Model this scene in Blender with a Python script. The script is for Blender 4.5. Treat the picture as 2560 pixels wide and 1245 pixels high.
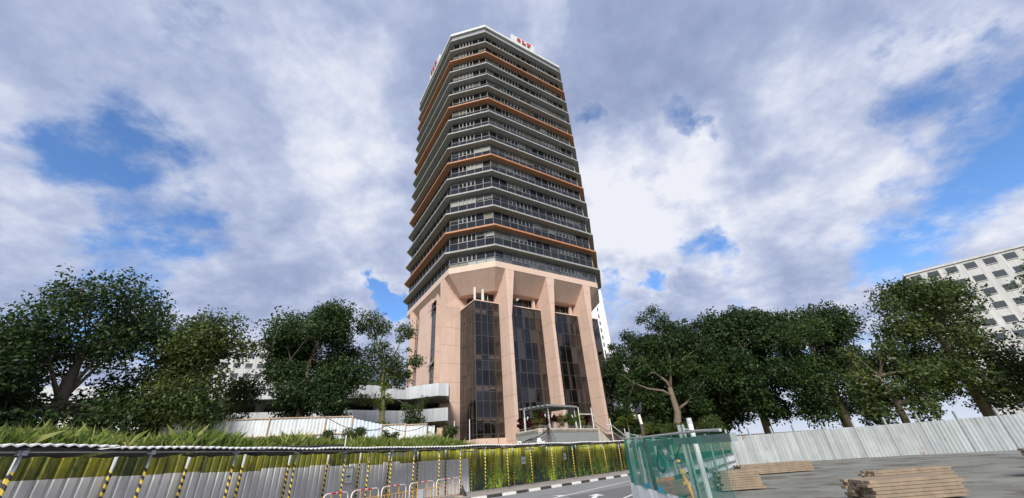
import bpy, random
import numpy as np
from math import pi, sin, cos, tan, radians, atan2, hypot, sqrt, floor, exp
from mathutils import Vector, Matrix
random.seed(7); rng = np.random.default_rng(7)
S = bpy.context.scene
for o in list(bpy.data.objects): bpy.data.objects.remove(o)
COL = S.collection

# ------------------------------------------------------------------ camera, world, sun, exposure
cam = bpy.data.cameras.new("camera"); co = bpy.data.objects.new("camera", cam); COL.objects.link(co)
cam.sensor_width = 36; cam.sensor_fit = 'HORIZONTAL'; cam.lens = 36 * 935 / 2560
cam.clip_start = .05; cam.clip_end = 4000
co.matrix_world = Matrix.Translation((0, 0, 1.6)) @ Matrix.Rotation(radians(90 + 29.45), 4, 'X') @ Matrix.Rotation(radians(-4.2035), 4, 'Z')
S.camera = co
SUN_EL, SUN_AZ = radians(34), radians(-96)      # azimuth measured from +X, counter-clockwise
sun = bpy.data.lights.new("sun", 'SUN'); sun.energy = 3.4; sun.angle = radians(20); sun.color = (1, .95, .87)
so = bpy.data.objects.new("sun", sun); COL.objects.link(so)
sd = Vector((cos(SUN_EL) * cos(SUN_AZ), cos(SUN_EL) * sin(SUN_AZ), sin(SUN_EL)))
so.rotation_euler = sd.to_track_quat('Z', 'Y').to_euler()
S.view_settings.view_transform = 'Standard'; S.view_settings.look = 'None'
S.view_settings.exposure = 0.5; S.view_settings.gamma = 1; S.view_settings.use_curve_mapping = False
S.render.resolution_x, S.render.resolution_y = 1024, 498
S.cycles.max_bounces = 6; S.cycles.transparent_max_bounces = 16; S.cycles.caustics_reflective = False; S.cycles.caustics_refractive = False
try: S.cycles.use_denoising = True
except Exception: pass

class NT:
    """tiny helper for node trees"""
    def __init__(s, nt): s.nt = nt; s.nt.nodes.clear()
    def n(s, t, **k):
        nd = s.nt.nodes.new(t)
        for a, v in k.items():
            if a.startswith('i_'):
                key = a[2:]
                key = int(key) if key.isdigit() else key.replace('_', ' ')
                s.put(nd.inputs[key], v)
            else: setattr(nd, a, v)
        return nd
    def put(s, sock, v):
        if isinstance(v, bpy.types.NodeSocket): s.nt.links.new(v, sock)
        elif isinstance(v, bpy.types.Node): s.nt.links.new(v.outputs[0], sock)
        else: sock.default_value = v
    def m(s, op, a, b=0., c=None, clamp=False):
        nd = s.n('ShaderNodeMath', operation=op, use_clamp=clamp); s.put(nd.inputs[0], a); s.put(nd.inputs[1], b)
        if c is not None: s.put(nd.inputs[2], c)
        return nd.outputs[0]
    def vm(s, op, a, b=(0, 0, 0), out=0):
        nd = s.n('ShaderNodeVectorMath', operation=op); s.put(nd.inputs[0], a); s.put(nd.inputs[1], b); return nd.outputs[out]
    def mix(s, f, a, b, typ='RGBA', blend='MIX'):
        nd = s.n('ShaderNodeMix', data_type=typ, blend_type=blend)
        if typ == 'RGBA': s.put(nd.inputs[0], f); s.put(nd.inputs[6], a); s.put(nd.inputs[7], b); return nd.outputs[2]
        s.put(nd.inputs[0], f); s.put(nd.inputs[2], a); s.put(nd.inputs[3], b); return nd.outputs[0]
    def ramp(s, f, pts, interp='LINEAR'):
        nd = s.n('ShaderNodeValToRGB'); cr = nd.color_ramp; cr.interpolation = interp
        while len(cr.elements) < len(pts): cr.elements.new(.5)
        for e, (p, c) in zip(cr.elements, pts): e.position = p; e.color = (*c, 1) if len(c) == 3 else c
        s.put(nd.inputs[0], f); return nd.outputs[0]
    def noise(s, vec, scale, det=4, rough=.55, dist=0., out=0):
        nd = s.n('ShaderNodeTexNoise'); s.put(nd.inputs['Vector'], vec); nd.inputs['Scale'].default_value = scale
        nd.inputs['Detail'].default_value = det; nd.inputs['Roughness'].default_value = rough; nd.inputs['Distortion'].default_value = dist
        return nd.outputs[out]
    def mr(s, v, a, b, c=0., d=1., smooth=True):
        nd = s.n('ShaderNodeMapRange', interpolation_type='SMOOTHSTEP' if smooth else 'LINEAR')
        for i, x in enumerate((v, a, b, c, d)): s.put(nd.inputs[i], x)
        return nd.outputs[0]

W = bpy.data.worlds.new("World"); S.world = W; W.use_nodes = True
t = NT(W.node_tree)
tc = t.n('ShaderNodeTexCoord').outputs['Generated']
sky = t.n('ShaderNodeTexSky', sky_type='NISHITA', sun_disc=False, sun_elevation=SUN_EL, sun_rotation=pi/2 - SUN_AZ)
sky.air_density = 1.0; sky.dust_density = .6; sky.ozone_density = 2.5
sep = t.n('ShaderNodeSeparateXYZ', i_0=tc)
zz = t.m('ADD', t.m('MAXIMUM', sep.outputs[2], 0.0), .30)
pv = t.n('ShaderNodeCombineXYZ', i_0=t.m('DIVIDE', sep.outputs[0], zz), i_1=t.m('DIVIDE', sep.outputs[1], zz), i_2=0.3)
n1 = t.noise(pv, 2.4, 10, .60, .0)
n2 = t.noise(t.vm('ADD', pv, (3.7, 9.1, 2.2)), 2.6, 5, .5, .0)
n3 = t.noise(t.vm('ADD', pv, (-5.7, 2.1, 7.2)), 6.5, 10, .60, .0)
w_ = t.n('ShaderNodeTexNoise', i_Scale=5.0, i_Detail=6.0, i_Roughness=.6); t.put(w_.inputs['Vector'], tc)
tcw = t.vm('NORMALIZE', t.vm('ADD', tc, t.vm('SCALE', t.vm('SUBTRACT', w_.outputs[1], (.5, .5, .5)))))
tcw.node.inputs[0].links[0].from_node.inputs[1].links[0].from_node.inputs[3].default_value = .34
def blob(d, rad):        # 1 in the middle of a patch of sky, 0 beyond rad (radians)
    dt = t.vm('DOT_PRODUCT', tcw, Vector(d).normalized(), out=1)
    return t.mr(dt, cos(rad), 1.0)
cov = t.m('MULTIPLY_ADD', t.m('SUBTRACT', n1, .5), 1.15, .80)
for d, r, a in (((-.382, .857, .345), .13, -.40), ((-.30, .88, .365), .10, -.34), ((-.375, .89, .26), .16, .22), ((-.36, .80, .48), .2, .15), ((.20, .64, .745), .08, -.36), ((.405, .63, .662), .11, -.36), ((.30, .88, .35), .10, -.30), ((.34, .865, .37), .07, -.2),
                ((.433, .799, .417), .10, -.22), ((.2, .944, .25), .12, -.20), ((.55, .8, .2), .3, -.22), ((-.75, .6, .35), .35, -.26), ((.8, .5, .35), .32, -.24), ((-.6, .4, .7), .25, -.2), ((.75, .3, .6), .25, -.15)):
    cov = t.m('MULTIPLY_ADD', blob(d, r), a, cov)
mask = t.mr(cov, .42, .60)
br = t.m('ADD', t.m('MULTIPLY', t.m('SUBTRACT', n2, .5), 1.25), t.m('MULTIPLY', t.m('SUBTRACT', n3, .5), 1.35))
br = t.m('ADD', br, .50)
for d, r, a in (((.331, .707, .60), .24, .32), ((.22, .765, .606), .16, .25), ((.305, .839, .451), .20, .38), ((-.355, .553, .754), .18, .30), ((-.372, .682, .63), .18, .25), ((-.377, .802, .464), .2, .25),
                ((-.263, .5, .825), .30, -.16), ((.323, .542, .776), .32, -.26), ((.361, .603, .711), .12, -.10), ((.102, .481, .871), .09, .2), ((.45, .75, .5), .2, .15)):
    br = t.m('MULTIPLY_ADD', blob(d, r), a, br)
br = t.m('ADD', br, t.m('MULTIPLY', t.mr(cov, .78, .52), .14))
cl = t.ramp(br, [(.05, (.21, .255, .39)), (.35, (.265, .315, .46)), (.58, (.35, .395, .53)), (.82, (.49, .52, .62)), (1, (.60, .615, .67))])
hz = t.mr(sep.outputs[2], -.05, .17)
b1 = t.n('ShaderNodeBackground', i_Color=t.mix(1.0, sky.outputs[0], (.80, 1.05, 1.35, 1), blend='MULTIPLY'), i_Strength=.11)
b2 = t.n('ShaderNodeBackground', i_Color=t.mix(hz, (.52, .57, .66, 1), cl), i_Strength=1.0)
b1b = t.n('ShaderNodeMixShader', i_0=t.mr(sep.outputs[2], .30, .02, 0, .5), i_1=b1, i_2=b2)
mx = t.n('ShaderNodeMixShader', i_0=mask, i_1=b1b, i_2=b2)
t.n('ShaderNodeOutputWorld', i_0=mx)

# ------------------------------------------------------------------ materials
MATS = {}
def mat(name, col=(.5, .5, .5), rough=.6, var=.12, scale=1.5, bump=0., bscale=30., metal=0., spec=.5, streak=0., dirt=None):
    if name in MATS: return MATS[name]
    m = bpy.data.materials.new(name); m.use_nodes = True; MATS[name] = m
    t = NT(m.node_tree)
    pos = t.n('ShaderNodeNewGeometry').outputs['Position']
    c = t.noise(pos, scale, 6, .6)
    f = t.mr(c, .25, .75, 1 - var, 1 + var, False)
    if streak:
        st = t.noise(t.vm('MULTIPLY', pos, (1, 1, .07)), 2.6, 5, .6)
        f = t.m('MULTIPLY', f, t.mr(st, .3, .75, 1.0, 1 - streak))
    base = t.vm('SCALE', (*col,), out=0); nd = base.node; t.put(nd.inputs[3], f)
    if dirt:
        base = t.mix(t.mr(t.noise(pos, dirt[1], 7, .65), dirt[2], dirt[2] + .12), base, (*dirt[0], 1))
    p = t.n('ShaderNodeBsdfPrincipled', i_Base_Color=base, i_Roughness=rough, i_Metallic=metal)
    p.inputs['Specular IOR Level'].default_value = spec
    if bump:
        b = t.n('ShaderNodeBump', i_Strength=bump, i_Distance=.02); t.put(b.inputs['Height'], t.noise(pos, bscale, 5, .6)); t.put(p.inputs['Normal'], b)
    t.n('ShaderNodeOutputMaterial', i_0=p)
    return m
pink = mat('pink_render', (.645, .465, .372), .75, .07, .45, .4, 18, streak=.13)
pinkband = mat('pink_band', (.66, .485, .39), .7, .06, .7, .2, 22, streak=.08)
ledgeg = mat('grey_ledge', (.35, .355, .345), .65, .10, .6, streak=.22)
ledgeo = mat('orange_ledge', (.47, .215, .11), .6, .07, .6, streak=.12)
parag = mat('parapet_grey', (.20, .20, .23), .6, .08, 1)
framem = mat('bronze_frame', (.20, .205, .20), .45, .06, 2, metal=.3)
framel = mat('light_frame', (.115, .105, .095), .45, .06, 2, metal=.3)
corem = mat('dark_interior', (.045, .042, .04), .8, .3, .8)
blindm = [mat('blind_beige', (.50, .45, .34), .8, .1, 3), mat('blind_grey', (.34, .34, .33), .8, .1, 3), mat('blind_pale', (.84, .83, .80), .8, .1, 3)]
curtm = [mat('curtain_tan', (.50, .40, .27), .9, .2, 6), mat('curtain_grey', (.42, .42, .44), .9, .2, 6), mat('curtain_beige', (.78, .66, .56), .9, .15, 6)]
white = mat('white_paint', (.78, .78, .77), .5, .08, 2, streak=.1)
rimw = mat('white_sheet_edge', (.82, .81, .77), .5, .1, 6)
whitew = mat('white_weathered', (.72, .76, .77), .55, .10, 1.2, streak=.3, dirt=((.45, .34, .24), 2.2, .66))
rustf = mat('rusty_frame', (.52, .36, .25), .8, .25, 5)
rust = mat('rust', (.20, .085, .055), .85, .35, 7, .4, 30)
galv = mat('galvanised', (.46, .48, .48), .45, .15, 6, metal=.5)
steelg = mat('green_grey_steel', (.27, .33, .31), .55, .18, 4, metal=.2, dirt=((.2, .16, .12), 5, .63))
black = mat('black_rubber', (.02, .02, .022), .6, .2, 5)
concr = mat('concrete', (.40, .37, .33), .85, .15, 1.2, .3, 20, streak=.15)
beige = mat('beige_wall', (.60, .54, .46), .8, .08, 1, .2, 20, streak=.28)
greyp = mat('grey_wall_paint', (.27, .285, .29), .75, .06, 1, .2, 20)
parkg = mat('car_park_grey', (.56, .58, .60), .7, .08, .8, .15, 20, streak=.22)
brownt = mat('brown_tile', (.09, .065, .06), .5, .2, 2)
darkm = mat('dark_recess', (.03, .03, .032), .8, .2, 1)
bark = mat('bark', (.16, .125, .09), .9, .3, 4, .6, 14)
barky = mat('bark_mossy', (.19, .17, .08), .9, .35, 3, .6, 14, dirt=((.09, .12, .03), 3, .5))
soil = mat('bare_soil', (.19, .18, .09), .95, .3, 1.5)
towerw = mat('tower_white', (.74, .75, .76), .7, .05, .2, streak=.08)
redp = mat('red_paint', (.62, .03, .03), .45, .12, 8)
yelp = mat('yellow_paint', (.70, .40, .09), .5, .25, 9, dirt=((.42, .18, .06), 12, .6))
creamp = mat('cream_orange_paint', (.72, .50, .36), .5, .2, 9)
asph = mat('asphalt', (.235, .235, .235), .85, .16, .55, .35, 160, dirt=((.19, .19, .19), .35, .56))
asph_shadow = mat('asphalt_shadowed', (.15, .15, .153), .85, .10, .8, .35, 160)  # asphalt with a shadow's darkness put into its colour
pave = mat('footpath_paving', (.32, .285, .26), .9, .2, 1.2, .3, 60, dirt=((.13, .12, .10), 2.5, .6))
kwhite = mat('kerb_white', (.74, .72, .68), .7, .15, 8, dirt=((.16, .12, .10), 7, .60))
kblack = mat('kerb_black', (.045, .042, .04), .75, .4, 6, dirt=((.42, .34, .28), 7, .60))
mark = mat('road_paint', (.74, .74, .73), .7, .10, 5, dirt=((.25, .25, .25), 12, .68))
skin = mat('skin', (.36, .21, .14), .6, .05)
letterm = mat('sign_red', (.60, .04, .03), .4, .1, 4)
signm = mat('notice_white', (.88, .90, .89), .5, .04, 2)
greenm = mat('notice_green', (.03, .16, .10), .5, .05)

def glass(name, tint, spec, rough=.02, base=(.02, .02, .022)):
    m = bpy.data.materials.new(name); m.use_nodes = True; MATS[name] = m
    t = NT(m.node_tree)
    tr = t.n('ShaderNodeBsdfTransparent', i_0=(*tint, 1)); df = t.n('ShaderNodeBsdfDiffuse', i_0=(*base, 1))
    gl = t.n('ShaderNodeBsdfGlossy', i_0=(.85, .84, .86, 1), i_1=rough)
    ob = t.n('ShaderNodeObjectInfo').outputs['Random']
    fr = t.n('ShaderNodeFresnel', i_IOR=1.45)
    a = t.n('ShaderNodeMixShader', i_0=.15, i_1=tr, i_2=df)
    f = t.m('MULTIPLY_ADD', fr.outputs[0], spec, t.m('MULTIPLY_ADD', ob, .03, .02), clamp=True)
    t.n('ShaderNodeOutputMaterial', i_0=t.n('ShaderNodeMixShader', i_0=f, i_1=a, i_2=gl))
    return m
glassw = glass('tinted_window_glass', (.78, .79, .77), .8)
glassc = glass('clear_window_glass', (.90, .93, .92), 1.6)
glassb = glass('bronze_curtain_glass', (.58, .54, .52), .75, base=(.02, .017, .016))
glasss = glass('spandrel_glass', (.0, .0, .0), .95, .05, base=(.06, .06, .068))

def leafm(name, ramp, trans=.35):
    m = bpy.data.materials.new(name); m.use_nodes = True; MATS[name] = m
    t = NT(m.node_tree)
    at = t.n('ShaderNodeAttribute', attribute_name='tint').outputs['Fac']
    pos = t.n('ShaderNodeNewGeometry').outputs['Position']
    v = t.m('ADD', t.m('MULTIPLY', at, .55), t.m('MULTIPLY', t.noise(pos, .55, 3), .45))
    c = t.ramp(v, ramp)
    d = t.n('ShaderNodeBsdfPrincipled', i_Base_Color=c, i_Roughness=.55); d.inputs['Specular IOR Level'].default_value = .35
    tl = t.n('ShaderNodeBsdfTranslucent', i_0=c)
    t.n('ShaderNodeOutputMaterial', i_0=t.n('ShaderNodeMixShader', i_0=trans, i_1=d, i_2=tl))
    return m
leaf_dark = leafm('foliage_dark', [(.2, (.012, .028, .010)), (.45, (.028, .058, .016)), (.68, (.065, .115, .025)), (.9, (.14, .19, .035))])
leaf_mid = leafm('foliage_mid', [(.2, (.022, .045, .014)), (.45, (.055, .09, .022)), (.68, (.12, .15, .035)), (.9, (.21, .22, .05))])
leaf_yel = leafm('foliage_yellow', [(.2, (.05, .08, .015)), (.5, (.12, .17, .02)), (.75, (.22, .27, .03)), (.95, (.32, .30, .04))])
leaf_pur = leafm('foliage_purple', [(.2, (.03, .006, .01)), (.5, (.09, .012, .022)), (.75, (.16, .03, .035)), (.95, (.25, .09, .05))])
leaf_brn = leafm('foliage_brown', [(.2, (.06, .045, .02)), (.5, (.13, .10, .035)), (.75, (.2, .15, .05)), (.95, (.12, .16, .04))])
grassm = leafm('grass_blades', [(.15, (.04, .07, .015)), (.4, (.11, .17, .025)), (.65, (.20, .27, .045)), (.9, (.38, .36, .12))], .4)

# ------------------------------------------------------------------ object helpers
def wloc(p):
    v = Vector((0, 0, 0))
    while p is not None: v += p.location; p = p.parent
    return v
def thing(name, label, cat, loc=(0, 0, 0), group=None, rz=0):
    o = bpy.data.objects.new(name, None); COL.objects.link(o); o.location = loc; o.rotation_euler = (0, 0, rz); o.empty_display_size = .3
    o['label'] = label; o['category'] = cat
    if group: o['group'] = group
    return o
def tag(o, label=None, cat=None, group=None, kind=None):
    for k, v in (('label', label), ('category', cat), ('group', group), ('kind', kind)):
        if v: o[k] = v
    return o
def part(name, me, parent, loc=(0, 0, 0), rot=(0, 0, 0), label=None, kind=None):
    o = bpy.data.objects.new(name, me); COL.objects.link(o); o.parent = parent; o.location = loc; o.rotation_euler = rot
    if label: o['label'] = label
    if kind: o['kind'] = kind
    return o
def copy_tree(o, parent=None):
    c = o.copy(); COL.objects.link(c); c.parent = parent
    for ch in list(o.children): copy_tree(ch, c)
    return c
class G:
    def __init__(s): s.v = []; s.f = []; s.m = []
    def add(s, vs, fs, mi=0):
        b = len(s.v); s.v += [tuple(v) for v in vs]; s.f += [tuple(b + i for i in f) for f in fs]; s.m += [mi] * len(fs); return s
    def hexa(s, p, mi=0):            # 4 bottom (ccw), 4 top
        return s.add(p, [(3, 2, 1, 0), (4, 5, 6, 7), (0, 1, 5, 4), (1, 2, 6, 5), (2, 3, 7, 6), (3, 0, 4, 7)], mi)
    def box(s, x0, x1, y0, y1, z0, z1, mi=0):
        return s.hexa([(x0, y0, z0), (x1, y0, z0), (x1, y1, z0), (x0, y1, z0), (x0, y0, z1), (x1, y0, z1), (x1, y1, z1), (x0, y1, z1)], mi)
    def prism(s, pts, z0, z1, mi=0, caps=True):
        n = len(pts); vs = [(p[0], p[1], z0) for p in pts] + [(p[0], p[1], z1) for p in pts]
        fs = [(i, (i + 1) % n, n + (i + 1) % n, n + i) for i in range(n)]
        if caps: fs += [tuple(range(n - 1, -1, -1)), tuple(range(n, 2 * n))]
        return s.add(vs, fs, mi)
    def bar(s, a, b, w, h=None, mi=0, up=(0, 0, 1)):   # rectangular bar from a to b
        a, b = Vector(a), Vector(b); h = h or w; d = (b - a).normalized(); u = Vector(up)
        if abs(d.dot(u)) > .98: u = Vector((1, 0, 0))
        x = d.cross(u).normalized() * w / 2; y = x.cross(d).normalized() * h / 2
        return s.hexa([a - x - y, a + x - y, a + x + y, a - x + y, b - x - y, b + x - y, b + x + y, b - x + y], mi)
    def tube(s, pts, r, n=8, mi=0, cap=True):
        pts = [Vector(p) for p in pts]; rs = r if isinstance(r, (list, tuple)) else [r] * len(pts)
        vs = []; fs = []; pu = None
        for i, p in enumerate(pts):
            d = (pts[min(i + 1, len(pts) - 1)] - pts[max(i - 1, 0)]).normalized()
            u = pu if pu is not None else (Vector((0, 0, 1)) if abs(d.z) < .9 else Vector((1, 0, 0)))
            x = d.cross(u).normalized(); u = x.cross(d).normalized(); pu = u
            for k in range(n):
                a = 2 * pi * k / n; vs.append(p + (x * cos(a) + u * sin(a)) * rs[i])
        for i in range(len(pts) - 1):
            for k in range(n):
                k2 = (k + 1) % n; fs.append((i * n + k, i * n + k2, (i + 1) * n + k2, (i + 1) * n + k))
        if cap: fs += [tuple(range(n - 1, -1, -1)), tuple((len(pts) - 1) * n + k for k in range(n))]
        return s.add(vs, fs, mi)
    def mesh(s, name, mats, off=(0, 0, 0), smooth=False):
        me = bpy.data.meshes.new(name); off = Vector(off)
        me.from_pydata([tuple(Vector(v) - off) for v in s.v], [], s.f)
        mats = mats if isinstance(mats, (list, tuple)) else [mats]
        for m in mats: me.materials.append(m)
        if len(mats) > 1: me.polygons.foreach_set('material_index', s.m)
        if smooth: me.polygons.foreach_set('use_smooth', [True] * len(s.f))
        me.validate(); me.update(); return me
    def build(s, name, mats, parent=None, label=None, kind=None, smooth=False, org=None):
        """world-space geometry -> object; org = origin in the world (default: the parent's)"""
        w = wloc(parent) if parent else Vector((0, 0, 0)); og = Vector(org) if org is not None else w
        o = bpy.data.objects.new(name, s.mesh(name, mats, og, smooth)); COL.objects.link(o); o.parent = parent; o.location = og - w
        if label: o['label'] = label
        if kind: o['kind'] = kind
        return o

# ------------------------------------------------------------------ street geometry (plan paths)
FP = [(-12.7, 1.7), (-12.0, 4.0), (-11.3, 6.3), (-10.6, 8.6), (-9.9, 10.9), (-9.2, 13.2), (-8.5, 15.5), (-7.64, 17.8), (-7.12, 19.1), (-6.54, 20.5), (-5.83, 21.9), (-4.78, 23.2), (-3.79, 24.3),
      (-2.53, 25.6), (-1.25, 27.1), (.25, 28.9), (1.76, 30.6), (3.46, 32.6), (4.97, 34.3), (6.53, 36.1), (8.16, 38.0), (9.8, 39.9), (11.4, 41.8), (13.0, 43.7), (14.6, 45.6), (16.2, 47.5), (17.9, 49.5), (19.6, 51.5), (21.3, 53.5), (23.0, 55.5), (26, 59)]
def offset(path, d):
    out = []
    for i, p in enumerate(path):
        a = Vector(path[max(i - 1, 0)]); b = Vector(path[min(i + 1, len(path) - 1)]); u = (b - a).normalized(); out.append((p[0] - u.y * d, p[1] + u.x * d))
    return out
def resample(path, step):
    out = []; acc = 0; d0 = 0
    for i in range(len(path) - 1):
        a, b = Vector(path[i]), Vector(path[i + 1]); L = (b - a).length
        while d0 <= L: out.append(tuple(a + (b - a) * d0 / L)); d0 += step
        d0 -= L
    return out
def smoothp(path, it=2):
    for _ in range(it):
        q = [path[0]]
        for a, b in zip(path, path[1:]): q += [(a[0] * .75 + b[0] * .25, a[1] * .75 + b[1] * .25), (a[0] * .25 + b[0] * .75, a[1] * .25 + b[1] * .75)]
        path = q + [path[-1]]
    return path
SP = smoothp(FP)
HP = resample(offset(SP, 1.75), .56)       # hoarding sheet joints
KP = resample(offset(SP, -2.0), 1.08)      # kerb stones
def strip(pa, pb, za, zb, name, m, kind='structure'):
    g = G(); n = len(pa)
    g.add([(*p, za) for p in pa] + [(*p, zb) for p in pb], [(i, i + 1, n + i + 1, n + i) for i in range(n - 1)])
    o = g.build(name, m); o['kind'] = kind; return o
g = G(); g.add([(-600, -300, -.02), (600, -300, -.02), (600, 900, -.02), (-600, 900, -.02)], [(0, 1, 2, 3)]); tag(g.build('ground', soil), kind='structure')
g = G(); g.add([(-60, -160, 0), (80, -160, 0), (80, 90, 0), (-60, 90, 0)], [(0, 1, 2, 3)]); tag(g.build('road', asph), kind='structure')
strip(offset(SP, -1.86), offset(SP, 1.9), .12, .12, 'footpath', pave)
kr = bpy.data.objects.new('kerb', None); COL.objects.link(kr); kr['kind'] = 'structure'
for i in range(len(KP) - 1):
    a, b = Vector(KP[i]), Vector(KP[i + 1])
    if a.y > 56: break
    d = (b - a).normalized(); nn = Vector((-d.y, d.x)); a2 = a + d * .012; b2 = b - d * .012; z = .13 + random.uniform(-.006, .006)
    g = G(); g.hexa([(*a2, -.01), (*b2, -.01), (*(b2 + nn * .14), -.01), (*(a2 + nn * .14), -.01), (*(a2 + nn * .02), z), (*(b2 + nn * .02), z), (*(b2 + nn * .14), z), (*(a2 + nn * .14), z)])
    g.build('kerb_stone', kwhite if i % 2 else kblack, kr, org=(a.x, a.y, 0))
# road markings
def flat(name, pts, z, m):
    g = G(); g.add([(*p, z) for p in pts], [tuple(range(len(pts)))]); return tag(g.build(name, m), kind='structure')
def line(name, a, b, w, z=.008, m=mark):
    a, b = Vector(a), Vector(b); d = (b - a).normalized(); n = Vector((-d.y, d.x)) * w / 2; return flat(name, [a - n, b - n, b + n, a + n], z, m)
flat('road_shadow', [(1.65, 21.0), (2.2, 18.3), (3.0, 14.0), (4.1, 15.0), (9.0, 23.0), (7.0, 25.6), (2.2, 21.2)], .004, asph_shadow)  # shadow wedge on the road, painted as a darker flat patch
line('road_line', (1.0, 20.3), (8.9, 31.9), .13)
line('road_line', (3.0, 16.8), (6.6, 23.4), .12, .010)
line('road_line', (-4.6, 9.0), (.55, 18.9), .13)
flat('road_arrow', [(1.02, 21.95), (1.72, 21.35), (1.62, 21.1), (1.35, 20.75), (1.2, 20.9), (1.38, 21.2)], .012, mark)
flat('road_arrow', [(2.15, 17.7), (2.35, 17.6), (3.05, 20.0), (3.3, 19.95), (3.1, 21.0), (2.6, 20.2), (2.83, 20.1)], .008, mark)

# ------------------------------------------------------------------ terrain behind the hoarding
HB = offset(SP, 1.95); HBv = np.array(HB)
def hinfo(x, y):
    d = np.hypot(HBv[:, 0] - x, HBv[:, 1] - y); i = int(d.argmin()); return float(d[i]), i
def sm(a, b, x): u = min(1, max(0, (x - a) / (b - a))); return u * u * (3 - 2 * u)
def H(x, y):
    d, i = hinfo(x, y); hx = HBv[i, 0]
    L = 1 - sm(-3.2, -.6, hx)                # left bank is high, right of the tower corner low
    zl = .3 + 2.45 * sm(0, 2.2, d) + .35 * sm(2, 8, d) + 1.0 * sm(8, 22, d)
    zr = .3 + 1.7 * sm(0, 2, d) + .5 * sm(2, 10, d) + 1.0 * sm(12, 26, d)
    return L * zl + (1 - L) * zr + .08 * sin(x * 1.3) * cos(y * 1.1)
g = G(); rows = [0, .25, .6, 1, 1.5, 2.2, 3.2, 5, 8, 12, 18, 26, 40, 70, 130]
base = [SP[i] for i in range(0, len(SP), 2)]
nb = len(base)
dirs = []
for i, p in enumerate(base):
    a = Vector(base[max(i - 4, 0)]); b = Vector(base[min(i + 4, nb - 1)]); u = (b - a).normalized(); dirs.append((-u.y, u.x))
for r in rows:
    for i, p in enumerate(base):
        k = min(1, r / 30); dx, dy = dirs[i]; dx = dx * (1 - k) + (-.75) * k; dy = dy * (1 - k) + .66 * k
        x, y = p[0] + dirs[i][0] * 1.9 + dx * r, p[1] + dirs[i][1] * 1.9 + dy * r
        g.v.append((x, y, H(x, y)))
for j in range(len(rows) - 1):
    for i in range(nb - 1): g.f.append((j * nb + i, j * nb + i + 1, (j + 1) * nb + i + 1, (j + 1) * nb + i)); g.m.append(0)
tag(g.build('grass_bank', soil, smooth=True), kind='structure')
# land at the right, beyond the hoarding's end
g = G(); g.add([(11, 42.5, 1.2), (40, 30, 1.2), (150, 20, 2), (150, 160, 4), (-10, 160, 4), (10, 62, 3)], [(0, 1, 2, 3, 4, 5)]); tag(g.build('far_lawn', soil), kind='structure')

def blades(n, pts_fn, h, w, m, name, lean=.35):
    P = np.array([pts_fn() for _ in range(n)]); hh = h * rng.uniform(.45, 1.15, n) * (P[:, 3] if P.shape[1] > 3 else 1)
    az = rng.uniform(0, 2 * pi, n); ln = rng.normal(0, lean, (n, 2)); v = np.zeros((n, 4, 3)); dx = np.cos(az) * w / 2; dy = np.sin(az) * w / 2
    v[:, 0] = P[:, :3] - np.stack([dx, dy, 0 * dx], 1); v[:, 1] = P[:, :3] + np.stack([dx, dy, 0 * dx], 1)
    mid = P[:, :3] + np.stack([ln[:, 0] * hh * .35, ln[:, 1] * hh * .35, hh * .62], 1)
    v[:, 2] = mid + np.stack([dx * .7, dy * .7, 0 * dx], 1); v[:, 3] = P[:, :3] + np.stack([ln[:, 0] * hh, ln[:, 1] * hh, hh * (1 - .15 * np.abs(ln[:, 0]))], 1)
    return quads(name, v, rng.uniform(0, 1, n), m)
def quads(name, v, tint, m):
    n = len(v); me = bpy.data.meshes.new(name); me.vertices.add(n * 4); me.vertices.foreach_set('co', v.reshape(-1).astype(np.float32))
    me.loops.add(n * 4); me.loops.foreach_set('vertex_index', np.arange(n * 4, dtype=np.int32)); me.polygons.add(n)
    me.polygons.foreach_set('loop_start', np.arange(0, n * 4, 4, dtype=np.int32))
    a = me.attributes.new('tint', 'FLOAT', 'FACE'); a.data.foreach_set('value', tint.astype(np.float32))
    me.materials.append(m); me.update(calc_edges=True); me.validate(); return me
def leaves(name, clusters, size, m, dens=1.0, org=(0, 0, 0), flat_=.85, jit=.25):
    V = []; T = []
    for cx, cy, cz, r, *k in clusters:
        n = int(dens * (k[0] if k else 1) * 330 * (r / size * .22) ** 2 * 1.2) + 8
        d = rng.normal(size=(n, 3)); d /= np.linalg.norm(d, axis=1)[:, None]
        # lumpy shell
        lump = 1 + jit * np.sin(d[:, 0] * 5 + cx) * np.cos(d[:, 1] * 6 + cy) + .15 * np.sin(d[:, 2] * 9 + cz)
        rad = r * rng.uniform(0, 1, n) ** .42 * lump; c = np.array([cx, cy, cz]) + d * rad[:, None] * np.array([1, 1, flat_])
        nn = rng.normal(size=(n, 3)) * .8 + d * .5 + np.array([0, 0, .5]); nn /= np.linalg.norm(nn, axis=1)[:, None]
        a = np.cross(nn, rng.normal(size=(n, 3))); a /= np.linalg.norm(a, axis=1)[:, None]; b = np.cross(nn, a)
        s = size * rng.uniform(.6, 1.35, n)[:, None]; q = np.stack([c - a * s * .6, c + b * s * .32, c + a * s * .6, c - b * s * .32 + nn * s * .1], 1)
        V.append(q); T.append(np.clip(rng.normal(.45, .2, n) + rng.normal(0, .08), 0, 1))
    v = np.concatenate(V) - np.array(org); return quads(name, v, np.concatenate(T), m)

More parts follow.
